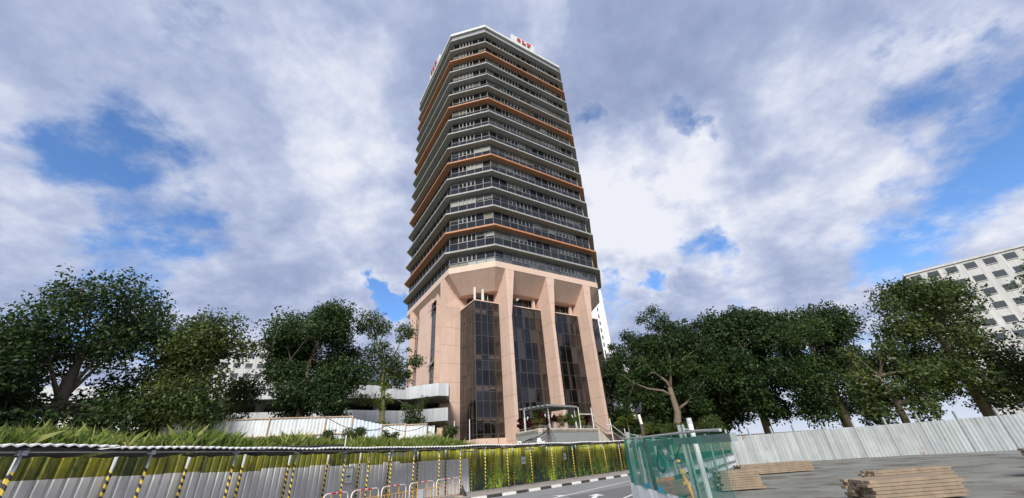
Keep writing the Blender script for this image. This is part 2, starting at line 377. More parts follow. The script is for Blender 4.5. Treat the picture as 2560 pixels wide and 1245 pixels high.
# ------------------------------------------------------------------ the office tower
TH = radians(33.28); DR = Vector((cos(TH), sin(TH))); NL = Vector((-sin(TH), cos(TH)))
B0 = Vector((-2.3844, 47.747)); L1 = 20.8; LD = 8.06; AP = (L1 + LD * sqrt(2)) / 2; K8 = tan(pi / 8)
CEN = B0 + DR * L1 / 2 + NL * AP; CZ = 2.0
def octo(w):
    h = L1 / 2 - w * K8; out = []
    for k in range(4):
        a = TH - pi / 2 + k * pi / 2; n = Vector((cos(a), sin(a))); tt = Vector((-sin(a), cos(a)))
        out += [CEN + n * (AP - w) - tt * h, CEN + n * (AP - w) + tt * h]
    return out                                   # B C E F G H D A
A0 = octo(0)[7]; dAB = (B0 - A0).normalized()
FACE = {'R': (B0, DR, NL), 'D': (A0, dAB, Vector((-dAB.y, dAB.x))), 'L': (A0, NL, DR), 'C': (octo(0)[1], (octo(0)[2] - octo(0)[1]).normalized(), None)}
FACE['C'] = (FACE['C'][0], FACE['C'][1], Vector((-FACE['C'][1].y, FACE['C'][1].x)))
def F(f, s, w, z):
    o, d, n = FACE[f]; p = o + d * s + n * w; return Vector((p.x, p.y, z))
tw = thing('office_tower', 'tall octagonal office tower with grey and orange ledges above pink concrete fins', 'office tower', (CEN.x, CEN.y, CZ))
TW = wloc(tw)
LV = [29.71 + 3.6 * k for k in range(15)] + [83.80]      # slab tops, lowest first
def kname(i): return 15 - i                              # 15 = lowest ledge ... 0 = cornice
for i, z in enumerate(LV):
    k = kname(i); g = G(); o8 = octo(0); oi = octo(.0)
    g.prism(o8, z - .27, z)
    g.build('floor_ledge', ledgeo if k in (2, 6, 10, 14) else ledgeg, tw, label='orange floor ledge' if k in (2, 6, 10, 14) else None, org=(CEN.x, CEN.y, z))
G().prism(octo(2.6), 26.0, 83.6).build('core', corem, tw)
G().prism(octo(4.9), 2.0, 26.2).build('core', corem, tw)
# parapet: grey wall, white cap, roof
g = G(); g.prism(octo(.42), 83.8, 85.5); g.build('parapet', parag, tw)
g = G()
oa, ob_ = octo(0), octo(.42)
for i in range(8):
    j = (i + 1) % 8; g.hexa([(*oa[i], 85.48), (*oa[j], 85.48), (*ob_[j], 85.502), (*ob_[i], 85.502), (*oa[i], 86.19), (*oa[j], 86.19), (*ob_[j], 86.19), (*ob_[i], 86.19)])
g.build('parapet_cap', mat('cap_white', (.60, .62, .58), .6, .08, .5, streak=.15), tw)
# roof sign boards and letters
def letters(f, s0, z0, w, tw_parent, flip):
    def XY(x, z): return (s0 + (x if not flip else -x), z0 + z)
    polys = {'S': None, 'L': [(0, 0), (1.05, 0), (1.05, .42), (.86, .42), (.8, .2), (.5, .2), (.5, .95), (.66, .95), (.66, 1.15), (0, 1.15), (0, .95), (.17, .95), (.17, .2), (0, .2)],
             'F': [(0, 0), (.62, 0), (.62, .2), (.47, .2), (.47, .5), (.74, .5), (.74, .7), (.47, .7), (.47, .95), (.8, .95), (.86, .75), (1.05, .75), (1.05, 1.15), (0, 1.15), (0, .95), (.15, .95), (.15, .2), (0, .2)]}
    x = 0
    for ch in 'SLF':
        g = G()
        if ch == 'S':
            pts = [(.92, .80), (.84, .99), (.55, 1.06), (.25, .99), (.13, .80), (.28, .64), (.55, .57), (.84, .49), (.95, .30), (.82, .13), (.52, .08), (.22, .15), (.1, .36)]
            for p, q in zip(pts, pts[1:]):
                a = XY(x + p[0], p[1]); b = XY(x + q[0], q[1]); g.bar(F(f, a[0], w, a[1]), F(f, b[0], w, b[1]), .17, .16, up=F(f, 0, 1, 0) - F(f, 0, 0, 0))
        else:
            pl = polys[ch]; n = len(pl); fr = [F(f, XY(x + p[0], p[1])[0], w - .1, z0 + p[1]) for p in pl]; bk = [F(f, XY(x + p[0], p[1])[0], w + .1, z0 + p[1]) for p in pl]
            g.add(fr + bk, [tuple(range(n)), tuple(range(2 * n - 1, n - 1, -1))] + [(i, n + i, n + (i + 1) % n, (i + 1) % n) for i in range(n)])
        g.build('letter', letterm, tw_parent, label='red letter ' + ch); x += 1.42
for f, s0, s1, ls, fl in (('R', 7.1, 13.6, 8.45, False), ('L', 7.2, 13.5, 12.4, True)):
    a, b = F(f, s0, .05, 0), F(f, s1, .05, 0); a2, b2 = F(f, s0, .5, 0), F(f, s1, .5, 0)
    g = G(); q = [a, b, b2, a2] if f == 'R' else [b, a, a2, b2]
    g.prism([(p.x, p.y) for p in q], 86.19, 88.7)
    sb = g.build('roof_sign', mat('sign_board_white', (.66, .68, .66), .6, .06, 1, streak=.25), tw, org=F(f, (s0 + s1) / 2, .2, 86.19))
    letters(f, ls, 86.82, -.14, sb, fl)
# --- windows of the typical floors
FH = 3.33
def window_meshes(wd, H0, dbl, clear):
    """local: x along the face, y inwards, z up from the slab top"""
    zs = H0 - 1.80 + .02 + .0
    z0, z1, z2 = 1.80, H0 - .26, H0
    if clear: z0 = .72
    g = G(); fw = .045
    g.box(0, fw, -.05, .06, z0 - .03, z2); g.box(wd - fw, wd, -.05, .06, z0 - .03, z2)
    g.box(fw, wd - fw, -.03, .05, z0 - .03, z0 + .03); g.box(fw, wd - fw, -.03, .05, z1, z2)
    gl = G()
    if dbl:
        mx = wd / 2; g.box(mx - .04, mx + .04, -.045, .055, z0 + .03, z1)
        for a, b in ((fw, mx - .04), (mx + .04, wd - fw)):
            g.box(a, a + .05, -.025, .04, z0 + .03, z1); g.box(b - .05, b, -.025, .04, z0 + .03, z1)
            g.box(a + .05, b - .05, -.025, .04, z0 + .03, z0 + .08); g.box(a + .05, b - .05, -.025, .04, z1 - .07, z1)
            gl.add([(a + .05, 0, z0 + .08), (b - .05, 0, z0 + .08), (b - .05, 0, z1 - .07), (a + .05, 0, z1 - .07)], [(0, 1, 2, 3)])
    else:
        gl.add([(fw, 0, z0 + .03), (wd - fw, 0, z0 + .03), (wd - fw, 0, z1), (fw, 0, z1)], [(0, 1, 2, 3)])
    sp = G(); sp.add([(.03, 0, 0), (wd - .03, 0, 0), (wd - .03, 0, z0 - .04), (.03, 0, z0 - .04)], [(0, 1, 2, 3)])
    sp.box(0, .028, -.03, .03, .0, z0 - .035, 1); sp.box(wd - .028, wd, -.03, .03, .0, z0 - .035, 1)
    return g.mesh('window', framem), gl.mesh('pane', glassc if clear else glassw), sp.mesh('spandrel_panel', [glassc if clear else glasss, framem])
WR = (L1 - 2 * K8) / 13; WDg = (LD - 2 * K8) / 5
patt = {'R': 'SSDDDSSSDDDSS', 'D': 'SDDSS'}
cache = {}
def wm(*k):
    if k not in cache: cache[k] = window_meshes(*k)
    return cache[k]
blc = {}
def blind_mesh(wd, H0, top, clear, mi):
    k = (round(wd, 3), H0, top, clear, mi)
    if k not in blc:
        z0 = .76 if clear else 1.86; z1 = H0 - .28; zb = z1 - (z1 - z0) * top; g = G(); nsl = 5
        g.box(.06, wd - .06, .10, .115, zb, z1); g.box(.06, wd - .06, .095, .12, zb - .02, zb)
        blc[k] = g.mesh('blind', blindm[mi])
    return blc[k]
floors = [(27.35, LV[0] - .27, True)] + [(LV[i], LV[i + 1] - .27, False) for i in range(15)]
for fi, (z0, z1, clear) in enumerate(floors):
    H0 = round(z1 - z0, 3)
    prob = .9 if clear else (.62 if fi < 6 else .42)
    for f, wd in (('R', WR), ('D', WDg)):
        ang = atan2(FACE[f][1].y, FACE[f][1].x); run = 0; bl = None
        for i, ch in enumerate(patt[f]):
            fm, gm, sm_ = wm(wd, H0, ch == 'D', clear)
            if clear: sm_ = wm(wd, H0, ch == 'D', clear)[2]
            p = F(f, K8 + i * wd, 1.0, z0) - TW
            wo = part('window', fm, tw, p, (0, 0, ang))
            part('pane', gm, wo, (0, 0, 0), (random.uniform(-.006, .006), 0, random.uniform(-.006, .006)))
            part('spandrel_panel', sm_, tw, p, (random.uniform(-.002, .002), 0, 0 + ang))
            if run <= 0: run = random.choice((1, 2, 2, 3)); bl = None if random.random() > prob else (random.choice((.25, .5, .72, 1.0, 1.0)), random.choice((0, 0, 1, 1, 2)))
            run -= 1
            if bl: part('blind', blind_mesh(wd, H0, bl[0], clear, bl[1]), wo)
for f, n_, wd in (('R', 13, WR), ('D', 5, WDg)):
    for i in range(n_):
        g = G(); a, b = K8 + i * wd + .06, K8 + (i + 1) * wd - .06
        g.hexa([F(f, a, 1.10, 27.36), F(f, b, 1.10, 27.36), F(f, b, 1.14, 27.36), F(f, a, 1.14, 27.36), F(f, a, 1.10, 28.0), F(f, b, 1.10, 28.0), F(f, b, 1.14, 28.0), F(f, a, 1.14, 28.0)]); g.build('parapet_blind', blindm[random.choice((0, 1, 2, 2))], tw)
# one or two casements pushed open
for f, i, fi in (('D', 1, 4), ('R', 6, 10), ('R', 12, 2), ('R', 7, 4), ('R', 4, 11)):
    wd = WR if f == 'R' else WDg; z0 = floors[fi][0]; z1 = floors[fi][1]
    g = G(); w_ = wd / 2 - .09; h_ = z1 - .33 - z0 - 1.9
    g.box(0, w_, 0, .03, -h_, -h_ + .05); g.box(0, w_, 0, .03, -.05, 0); g.box(0, .05, 0, .03, -h_, 0); g.box(w_ - .05, w_, 0, .03, -h_, 0); g.add([(0, .015, -h_), (w_, .015, -h_), (w_, .015, 0), (0, .015, 0)], [(0, 1, 2, 3)], 1)
    p = F(f, K8 + i * wd + .06, .93, z1 - .33) - TW; ang = atan2(FACE[f][1].y, FACE[f][1].x)
    part('open_casement', g.mesh('open_casement', [framel, glassc]), tw, p, (radians(-24), 0, ang))
# left face and the faces out of view: joined frames and glass
g = G(); gg = G(); gs = G()
o1 = octo(1.0); oin = octo(1.12)
def faceuv(i):
    a, b = o1[i], o1[(i + 1) % 8]; return a, (b - a).normalized(), (b - a).length
for fi, (z0, z1, clear) in enumerate(floors):
    for i in (1, 2, 3, 4, 5, 6):
        a, d, L = faceuv(i); nin = Vector((-d.y, d.x)); N = max(1, round(L / 1.5)); wd = L / N; zs = z0 + (.72 if clear else 1.8)
        q = lambda s, w, z: (*(a + d * s + nin * w), z)
        gg.add([q(0, .0, zs), q(L, .0, zs), q(L, .0, z1 - .25), q(0, .0, z1 - .25)], [(0, 1, 2, 3)])
        (gg if clear else gs).add([q(0, .01, z0), q(L, .01, z0), q(L, .01, zs), q(0, .01, zs)], [(0, 1, 2, 3)])
        g.hexa([q(0, -.02, zs - .03), q(L, -.02, zs - .03), q(L, .05, zs - .03), q(0, .05, zs - .03), q(0, -.02, zs + .03), q(L, -.02, zs + .03), q(L, .05, zs + .03), q(0, .05, zs + .03)])
        g.hexa([q(0, -.02, z1 - .26), q(L, -.02, z1 - .26), q(L, .05, z1 - .26), q(0, .05, z1 - .26), q(0, -.02, z1), q(L, -.02, z1), q(L, .05, z1), q(0, .05, z1)])
        if i in (1, 5, 6):
            for k in range(N + 1):
                s = k * wd; g.hexa([q(s - .03, -.05, z0), q(s + .03, -.05, z0), q(s + .03, .05, z0), q(s - .03, .05, z0), q(s - .03, -.05, z1), q(s + .03, -.05, z1), q(s + .03, .05, z1), q(s - .03, .05, z1)])
g.build('window_frame', framem, tw, kind='stuff'); gg.build('window_glass', glassw, tw, kind='stuff'); gs.build('spandrel_glass', glasss, tw, kind='stuff')
# --- pink band, haunched soffits, fins
def ring(w0, w1, z0, z1, name, m, zi0=None, zi1=None, idx=range(8)):
    a, b = octo(w0), octo(w1); g = G()
    for i in idx:
        j = (i + 1) % 8; g.hexa([(*a[i], z0), (*a[j], z0), (*b[j], zi0 if zi0 is not None else z0), (*b[i], zi0 if zi0 is not None else z0), (*a[i], z1), (*a[j], z1), (*b[j], z1), (*b[i], z1)])
    return g.build(name, m, tw)
ring(.88, 1.3, 26.4, 27.35, 'spandrel_band', pinkband)
for i in range(8):
    a, b = octo(.9), octo(3.4); j = (i + 1) % 8
    G().hexa([(*a[i], 26.396), (*a[j], 26.396), (*b[j], 23.75), (*b[i], 23.75), (*a[i], 26.45), (*a[j], 26.45), (*b[j], 26.45), (*b[i], 26.45)]).build('haunch', pink, tw)
ring(3.4, 5.4, 23.752, 24.2, 'recess_soffit', pink)
JZ = [2.0, 3.7, 6.3, 8.8, 11.4, 13.9, 16.45, 19.0, 22.1, 25.0, 26.42]
def fin(f, sa, sb, ta, tb, back=5.0, zb=2.0):
    """front edges sa..sb below, widening to ta..tb under the band"""
    root = None
    for q in range(len(JZ) - 1):
        z0, z1 = JZ[q] + .013, JZ[q + 1] - .013
        if q == 0: z0 = zb
        if q == len(JZ) - 2: z1 = 26.41
        def lim(z):
            k = max(0, (z - 19.0) / (26.42 - 19.0)); return sa + (ta - sa) * k, sb + (tb - sb) * k
        (a0, b0), (a1, b1) = lim(z0), lim(z1)
        P = lambda s, w, z: F(f, s, w, z)
        pts = [P(a0, .9, z0), P(b0, .9, z0), P(sb, back, z0), P(sa, back, z0), P(a1, .9, z1), P(b1, .9, z1), P(sb, back, z1), P(sa, back, z1)]
        if f == 'L': pts = [pts[1], pts[0], pts[3], pts[2], pts[5], pts[4], pts[7], pts[6]]
        yield pts
def build_fin(*a, **k):
    w0 = F(a[0], (a[1] + a[2]) / 2, 2, 2.0); fo = None
    cg = G(); f, sa, sb = a[:3]; ptc = [F(f, sa + .04, .95, 2), F(f, sb - .04, .95, 2), F(f, sb - .04, 4.95, 2), F(f, sa + .04, 4.95, 2)]
    if f == 'L': ptc = [ptc[1], ptc[0], ptc[3], ptc[2]]
    cg.prism([(p.x, p.y) for p in ptc], 2.0, 26.3); fo = cg.build('fin', mat('joint_shadow_render', (.40, .28, .22)), tw, org=w0)
    for pts in fin(*a, **k):
        g = G(); g.hexa(pts); g.build('panel', pink, fo)
for s0, s1, t0, t1 in ((2.05, 2.6, 2.0, 3.54), (9.58, 10.1, 9.43, 11.0), (17.05, 17.6, 17.0, 18.6)): build_fin('R', s0, s1, t0, t1)
for s0, s1, t0, t1 in ((2.5, 3.05, 1.95, 3.55), (17.05, 17.6, 17.0, 18.5)): build_fin('L', s0, s1, t0, t1)
# recess wall above the bays, with dark windows
for f, sa, sb in (('R', -1.0, 2.05), ('R', 2.6, 9.58), ('R', 10.1, 17.05), ('R', 17.6, 20.5)):
    g = G(); n = max(2, round((sb - sa) / 1.1)); wd = (sb - sa) / n
    for k in range(n):
        a, b = sa + k * wd + .05, sa + (k + 1) * wd - .05; g.add([F(f, a, 4.88, 21.9), F(f, b, 4.88, 21.9), F(f, b, 4.88, 23.7), F(f, a, 4.88, 23.7)], [(0, 1, 2, 3)], 1)
        g.bar(F(f, a - .05, 4.86, 21.9), F(f, a - .05, 4.86, 23.72), .08, .08)
    g.build('recess_window', [framem, glassb], tw)
    if sa > 0:
        g = G(); g.hexa([F(f, sb - .95, 3.95, 21.8), F(f, sb - .55, 3.95, 21.8), F(f, sb - .55, 4.4, 21.8), F(f, sb - .95, 4.4, 21.8)] + [F(f, sb - .95, 3.95, 23.76), F(f, sb - .55, 3.95, 23.76), F(f, sb - .55, 4.4, 23.76), F(f, sb - .95, 4.4, 23.76)]); g.build('recess_column', pink, tw)
# glazed bays
def bay(name, p0, p1, n, zs, wtint=.15, closed=False, curtains=.3, blinds_rows=(), label=None):
    p0, p1 = Vector(p0[:2]), Vector(p1[:2]); d = (p1 - p0).normalized(); nin = Vector((-d.y, d.x)); L = (p1 - p0).length; wd = L / n; ang = atan2(d.y, d.x)
    og = Vector((p0.x, p0.y, zs[-1])); g = G()
    Q = lambda s, w, z: (*(p0 + d * s + nin * w), z)
    for k in range(n + 1):
        s = min(max(k * wd, .021), L - .021); g.hexa([Q(s - .02, -.02, zs[-1]), Q(s + .02, -.02, zs[-1]), Q(s + .02, .05, zs[-1]), Q(s - .02, .05, zs[-1]), Q(s - .02, -.02, zs[0]), Q(s + .02, -.02, zs[0]), Q(s + .02, .05, zs[0]), Q(s - .02, .05, zs[0])])
    for z in zs: g.hexa([Q(0, -.016, z - .02), Q(L, -.016, z - .02), Q(L, .04, z - .02), Q(0, .04, z - .02), Q(0, -.016, z + .02), Q(L, -.016, z + .02), Q(L, .04, z + .02), Q(0, .04, z + .02)])
    bo = g.build(name, framel, tw, org=og, label=label)
    for r in range(len(zs) - 1):
        h = zs[r] - zs[r + 1] - .05
        key = ('bp', round(wd, 3), round(h, 3))
        if key not in cache: cache[key] = G().add([(0, 0, 0), (wd - .06, 0, 0), (wd - .06, 0, h), (0, 0, h)], [(0, 1, 2, 3)]).mesh('pane', glassb)
        for k in range(n):
            part('pane', cache[key], bo, Vector(Q(k * wd + .03, .012, zs[r + 1] + .025)) - og, (random.uniform(-.007, .007), 0, ang + random.uniform(-.007, .007)))
            if r in blinds_rows and random.random() < .8:
                bh = (zs[r] - zs[r + 1]) * random.uniform(.45, .8); gb = G(); gb.box(.1, wd - .12, 0, .03, 0, bh)
                part('blind', gb.mesh('blind', curtm[2]), bo, Vector(Q(k * wd + .03, .06, zs[r] - bh - .08)) - og, (0, 0, ang))
            elif random.random() < curtains:
                mi = random.choice((0, 1, 1)); gb = G(); nf = 4; ww = wd * random.choice((.35, .5, .8, 1.0))
                for q in range(nf): gb.add([(q * ww / nf, 0 if q % 2 else .06, 0), ((q + 1) * ww / nf, .06 if q % 2 else 0, 0), ((q + 1) * ww / nf, .06 if q % 2 else 0, h), (q * ww / nf, 0 if q % 2 else .06, h)], [(0, 1, 2, 3)])
                part('curtain', gb.mesh('curtain', curtm[mi]), bo, Vector(Q(k * wd + .03, .12, zs[r + 1] + .025)) - og, (0, 0, ang))
    return bo
ZB = [21.68, 20.3, 18.45, 16.48, 13.95, 12.1, 10.08, 8.3, 6.4, 4.3]
ZC = [21.68, 20.55, 19.79, 18.67, 16.7, 14.15, 13.37, 12.22, 10.2, 9.5, 8.36, 6.42, 5.86, 4.6, 3.2]
KC = F('R', -1.89, 3.4, 0)
kcL = (Vector((KC.x, KC.y)) - A0); sKL, wKL = kcL.dot(NL), kcL.dot(DR)
bay('glazed_bay', KC, F('R', 2.05, 3.4, 0), 4, ZC, curtains=.05, blinds_rows=(1, 5, 8, 11), label='corner bay of dark glass facing right')
pL = F('L', 2.5, wKL, 0)
bay('glazed_bay', pL, KC, 5, ZC, curtains=.03, label='corner bay of dark brown glass facing left')
bay('glazed_bay', F('R', 2.6, 3.4, 0), F('R', 9.58, 3.4, 0), 6, ZB, curtains=.45)
bay('glazed_bay', F('R', 10.1, 3.4, 0), F('R', 17.05, 3.4, 0), 6, ZB, curtains=.4)
pE = F('R', 21.55, 3.4, 0)
bay('glazed_bay', F('R', 17.6, 3.4, 0), pE, 3, ZB, curtains=.25)
bay('glazed_bay', pE, F('R', 21.55, 13.4, 0), 8, ZB, curtains=.25)
# roofs with a light trim over the bays
def slab_poly(name, pts, z0, z1, m): return G().prism([(p.x, p.y) for p in pts], z0, z1).build(name, m, tw)
slab_poly('bay_roof', [F('R', -1.97, 3.32, 0), F('R', 2.05, 3.32, 0), F('R', 2.05, 5.2, 0), F('R', 3, 9, 0), F('L', 2.5, 8, 0), F('L', 2.5, wKL - .08, 0), F('R', -1.97, 3.33, 0)][:6], 21.70, 21.84, pinkband)
for a, b in ((2.6, 9.58), (10.1, 17.05), (17.6, 21.63)): slab_poly('bay_roof', [F('R', a, 3.32, 0), F('R', b, 3.32, 0), F('R', b, 5.2, 0), F('R', a, 5.2, 0)], 21.70, 21.84, pinkband)
# floors seen through the bay glass
for z in (4.2, 8.0, 11.8, 15.9, 19.2):
    slab_poly('bay_floor', [F('R', -1.8, 3.6, 0), F('R', 21.4, 3.6, 0), F('R', 21.4, 5.5, 0), F('R', -1.5, 6.5, 0), F('R', -1.8, 8, 0)], z, z + .25, darkm)
g = G()
for s, w in ((-1.8, 3.5), (-.35, 3.75)): g.bar(F('R', s, w, 21.84), F('R', s, w, 23.75), .16 if s < -1 else .3, .3)
g.build('terrace_post', mat('terrace_white', (.56, .54, .50), .6, .1, 3, streak=.2), tw)
# pink base course and the wall of the left face, plain walls on the far faces
slab_poly('base_course', [F('R', -1.95, 3.2, 0), F('R', 2.04, 3.2, 0), F('R', 2.04, 5, 0), F('L', 2.48, 6, 0), F('L', 2.48, wKL - .2, 0)], 2.0, 4.12, pinkband)
slab_poly('base_course', [F('R', 2.61, 3.2, 0), F('R', 21.6, 3.2, 0), F('R', 21.6, 6, 0), F('R', 2.61, 6, 0)], 2.0, 4.3, pink)
JW = [2.0, 5.2, 9.0, 12.7, 16.45, 20.2, 23.9, 25.76]
wall = slab_poly('side_wall', [F('L', 15.2, 1.62, 0), F('L', 6.4, 1.62, 0), F('L', 6.4, 4.8, 0), F('L', 15.2, 4.8, 0)], 2.0, 25.7, pink)
for z0, z1 in zip(JW, JW[1:]):
    G().hexa([F('L', 14.7, 1.5, z0 + .013), F('L', 8.5, 1.5, z0 + .013), F('L', 8.5, 1.7, z0 + .013), F('L', 14.7, 1.7, z0 + .013), F('L', 14.7, 1.5, z1 - .013), F('L', 8.5, 1.5, z1 - .013), F('L', 8.5, 1.7, z1 - .013), F('L', 14.7, 1.7, z1 - .013)]).build('panel', pink, wall)
    G().hexa([F('L', 6.62, 1.5, z0 + .013), F('L', 6.3, 1.5, z0 + .013), F('L', 6.3, 4.8, z0 + .013), F('L', 6.62, 4.8, z0 + .013), F('L', 6.62, 1.5, z1 - .013), F('L', 6.3, 1.5, z1 - .013), F('L', 6.3, 4.8, z1 - .013), F('L', 6.62, 4.8, z1 - .013)]).build('panel', pink, wall)
slab_poly('side_wall', [F('L', 17.05, 3.6, 0), F('L', 15.2, 3.6, 0), F('L', 15.2, 4.8, 0), F('L', 17.05, 4.8, 0)], 2.0, 24.5, pink)
slab_poly('side_wall', [F('L', 6.4, 4.2, 0), F('L', 3.0, 4.2, 0), F('L', 3.0, 5, 0), F('L', 6.4, 5, 0)], 2.0, 24.5, pink)
def stripwin(sa, sb, w, zt, zbm, seed):
    random.seed(seed); z = zt; i = 0
    while z > zbm:
        h = random.choice((1.0, 1.55, 2.0)); pt = F('L', sb, w, z - h) - TW; wd = sb - sa; ang = atan2(-NL.y, -NL.x); g = G(); gl = G()
        g.box(0, .06, -.04, .06, 0, h); g.box(wd - .06, wd, -.04, .06, 0, h); g.box(0, wd, -.04, .06, 0, .08); g.box(0, wd, -.04, .06, h - .05, h)
        wo = part('side_window', g.mesh('side_window', framem), tw, pt, (0, 0, ang))
        gl.add([(.06, 0, .08), (wd - .06, 0, .08), (wd - .06, 0, h - .05), (.06, 0, h - .05)], [(0, 1, 2, 3)])
        opened = h < 1.2 and random.random() < .75
        if opened:
            part('sash', G().box(.03, wd - .03, -.02, .02, -h + .1, 0).mesh('sash', [framem]), wo, (0, -.05, h - .05), (radians(-38), 0, 0))
        part('pane', gl.mesh('pane', glassw), wo); z -= h + .02
stripwin(6.62, 8.5, 1.56, 24.9, 8.5, 3); stripwin(14.7, 16.4, 1.56, 24.6, 5.5, 5)
slab_poly('strip_backing', [F('L', 16.95, 2.5, 0), F('L', 15.3, 2.5, 0), F('L', 15.3, 3.6, 0), F('L', 16.95, 3.6, 0)], 2.0, 24.8, corem)
slab_poly('strip_sill', [F('L', 8.5, 1.5, 0), F('L', 6.62, 1.5, 0), F('L', 6.62, 1.62, 0), F('L', 7.75, 1.62, 0)], 2.0, 8.4, pink)
random.seed(11)
o34 = octo(3.3); o50 = octo(5.0)
for i in (2, 3, 4, 5): 
    j = (i + 1) % 8; G().hexa([(*o34[i], 2), (*o34[j], 2), (*o50[j], 2), (*o50[i], 2), (*o34[i], 24), (*o34[j], 24), (*o50[j], 24), (*o50[i], 24)]).build('rear_wall', pink, tw)
# rear chamfer at the left: pink wall beyond the second fin
slab_poly('side_wall', [F('L', 20.5, 2.6, 0), F('L', 17.6, 2.6, 0), F('L', 17.6, 5, 0), F('L', 20.5, 5, 0)], 2.0, 24.5, pink)
# small lamp bracket and box under the middle haunch
g = G(); g.tube([F('R', 5.2, 4.2, 23.7), F('R', 5.2, 3.9, 22.9), F('R', 6.1, 3.7, 23.3)], .035, 6); g.box(-.1, .1, -.1, .1, 0, .2); g.v[-8:] = [tuple(F('R', 5.6, 3.8, 22.9) + Vector(v) * 1.5) for v in g.v[-8:]]
g.build('lamp_bracket', white, tw)
g = G(); g.box(-.25, .25, -.12, .12, 0, .6); ac = g.mesh('wall_unit', white); part('wall_unit', ac, tw, F('L', 7.6, 1.38, 6.9) - TW, (0, 0, TH))

# ------------------------------------------------------------------ car park at the left
cp = thing('car_park', 'low open car park with two pale grey parapet bands left of the tower', 'car park', (-15, 50, 3))
U = [(-46, 33), (-19.5, 42.7), (-13.5, 46.9), (-9.8, 45.8), (-9.0, 46.4)]; Lw = [(-46, 32.5), (-18.2, 42.9), (-14.4, 46.1), (-11.9, 46.5), (-9.04, 46.3)]
for path, z0, z1 in ((U, 8.72, 10.12), (Lw, 6.05, 7.43)):
    back = [(p[0] - .25, p[1] + 1.2) for p in path]
    for i in range(len(path) - 1):
        L = (Vector(path[i + 1]) - Vector(path[i])).length; n = max(1, round(L / 1.5))
        a, b = Vector(path[i]), Vector(path[i + 1]); d = (b - a) / n; nn = Vector((-d.y, d.x)).normalized() * .25
        for k in range(n):
            p, q = a + d * k + d.normalized() * .008, a + d * (k + 1) - d.normalized() * .008
            G().hexa([(*p, z0), (*q, z0), (*(q + nn), z0), (*(p + nn), z0), (*p, z1), (*q, z1), (*(q + nn), z1), (*(p + nn), z1)]).build('parapet_panel', parkg, cp)
    G().prism([(-46, 33.2), (-18.6, 43.2), (-13.5, 47.2), (-9.2, 46.7), (-9.6, 52), (-12, 62), (-52, 50)], z0 - .0, z0 + .35).build('deck', mat('deck_concrete', (.22, .22, .21), .9, .15, 1), cp)
    e = Vector(path[-1]); G().hexa([(e.x, e.y, z0), (e.x + .3, e.y + .1, z0), (e.x - .2, e.y + 3.4, z0), (e.x - .5, e.y + 3.3, z0), (e.x, e.y, z1), (e.x + .3, e.y + .1, z1), (e.x - .2, e.y + 3.4, z1), (e.x - .5, e.y + 3.3, z1)]).build('parapet_end', parkg, cp)
for x, y in ((-12.5, 48.4), (-17, 46.3), (-21, 44.5), (-28, 42), (-36, 39), (-15, 52.5), (-22, 50)): G().box(x - .3, x + .3, y - .3, y + .3, 2.5, 8.7).build('column', concr, cp)
G().prism([(-52, 50), (-12, 62), (-12.2, 62.6), (-52.2, 50.6)], 2.5, 9).build('rear_wall', mat('rear_wall_tan', (.2, .15, .12), .9, .1), cp)
G().prism([(-46, 33.6), (-18.6, 43.8), (-14.3, 46.8), (-12, 47.2), (-12, 47.5), (-14.4, 47.1), (-18.8, 44.1), (-46, 34.0)], 2.5, 5.45).build('lower_wall', mat('pale_wall', (.62, .62, .60), .8, .08, streak=.2), cp)

# ------------------------------------------------------------------ terrace planter, pergola, stair
pa, pb, pl = Vector((1.53, 43.53)), Vector((8.94, 50.91)), Vector((-1.15, 48.2)); pd = (pb - pa).normalized(); pn = Vector((-pd.y, pd.x)); ldv = (pl - pa).normalized()
def PF(s, w, z): p = pa + pd * s + pn * w; return Vector((p.x, p.y, z))
LP = (pb - pa).length
pw = thing('planter_terrace', 'raised terrace with grey wall and cream coping full of plants before the tower', 'planter', (pa.x, pa.y, 1.5))
back = [PF(LP, 7.2, 0), PF(6, 8.0, 0)]
G().prism([(pa.x, pa.y), (pb.x, pb.y), (back[0].x, back[0].y), (back[1].x, back[1].y), (pl.x, pl.y)], 4.0, 4.25).build('terrace_floor', concr, pw)
def wallseg(a, b, z0, z1, th, out, name, m):
    a, b = Vector(a), Vector(b); d = (b - a).normalized(); n = Vector((-d.y, d.x)); a2, b2 = a - n * out, b - n * out; c = b + n * th; e = a + n * th
    return G().hexa([(*a2, z0), (*b2, z0), (*c, z0), (*e, z0), (*a2, z1), (*b2, z1), (*c, z1), (*e, z1)]).build(name, m, pw)
wallseg(pl, pa, 1.0, 4.0, .3, -.03, 'wall', greyp); wallseg(pa, pb, 1.0, 4.0, .3, -.03, 'wall', greyp)
wallseg(pl, pa, 4.0, 4.4, .3, 0, 'coping', beige); wallseg(pa, pb, 4.0, 4.4, .3, 0, 'coping', beige)
# sloping stair flank
e1 = PF(LP + 4.2, 0, 0)
G().hexa([PF(LP - .15, -.02, 1.0), PF(LP + 4.4, -.02, 1.0), PF(LP + 4.4, .25, 1.0), PF(LP - .15, .25, 1.0), PF(LP - .15, -.02, 4.4), PF(LP + 3.2, -.02, 2.2), PF(LP + 3.2, .25, 2.2), PF(LP - .15, .25, 4.4)]).build('stair_flank', beige, pw)
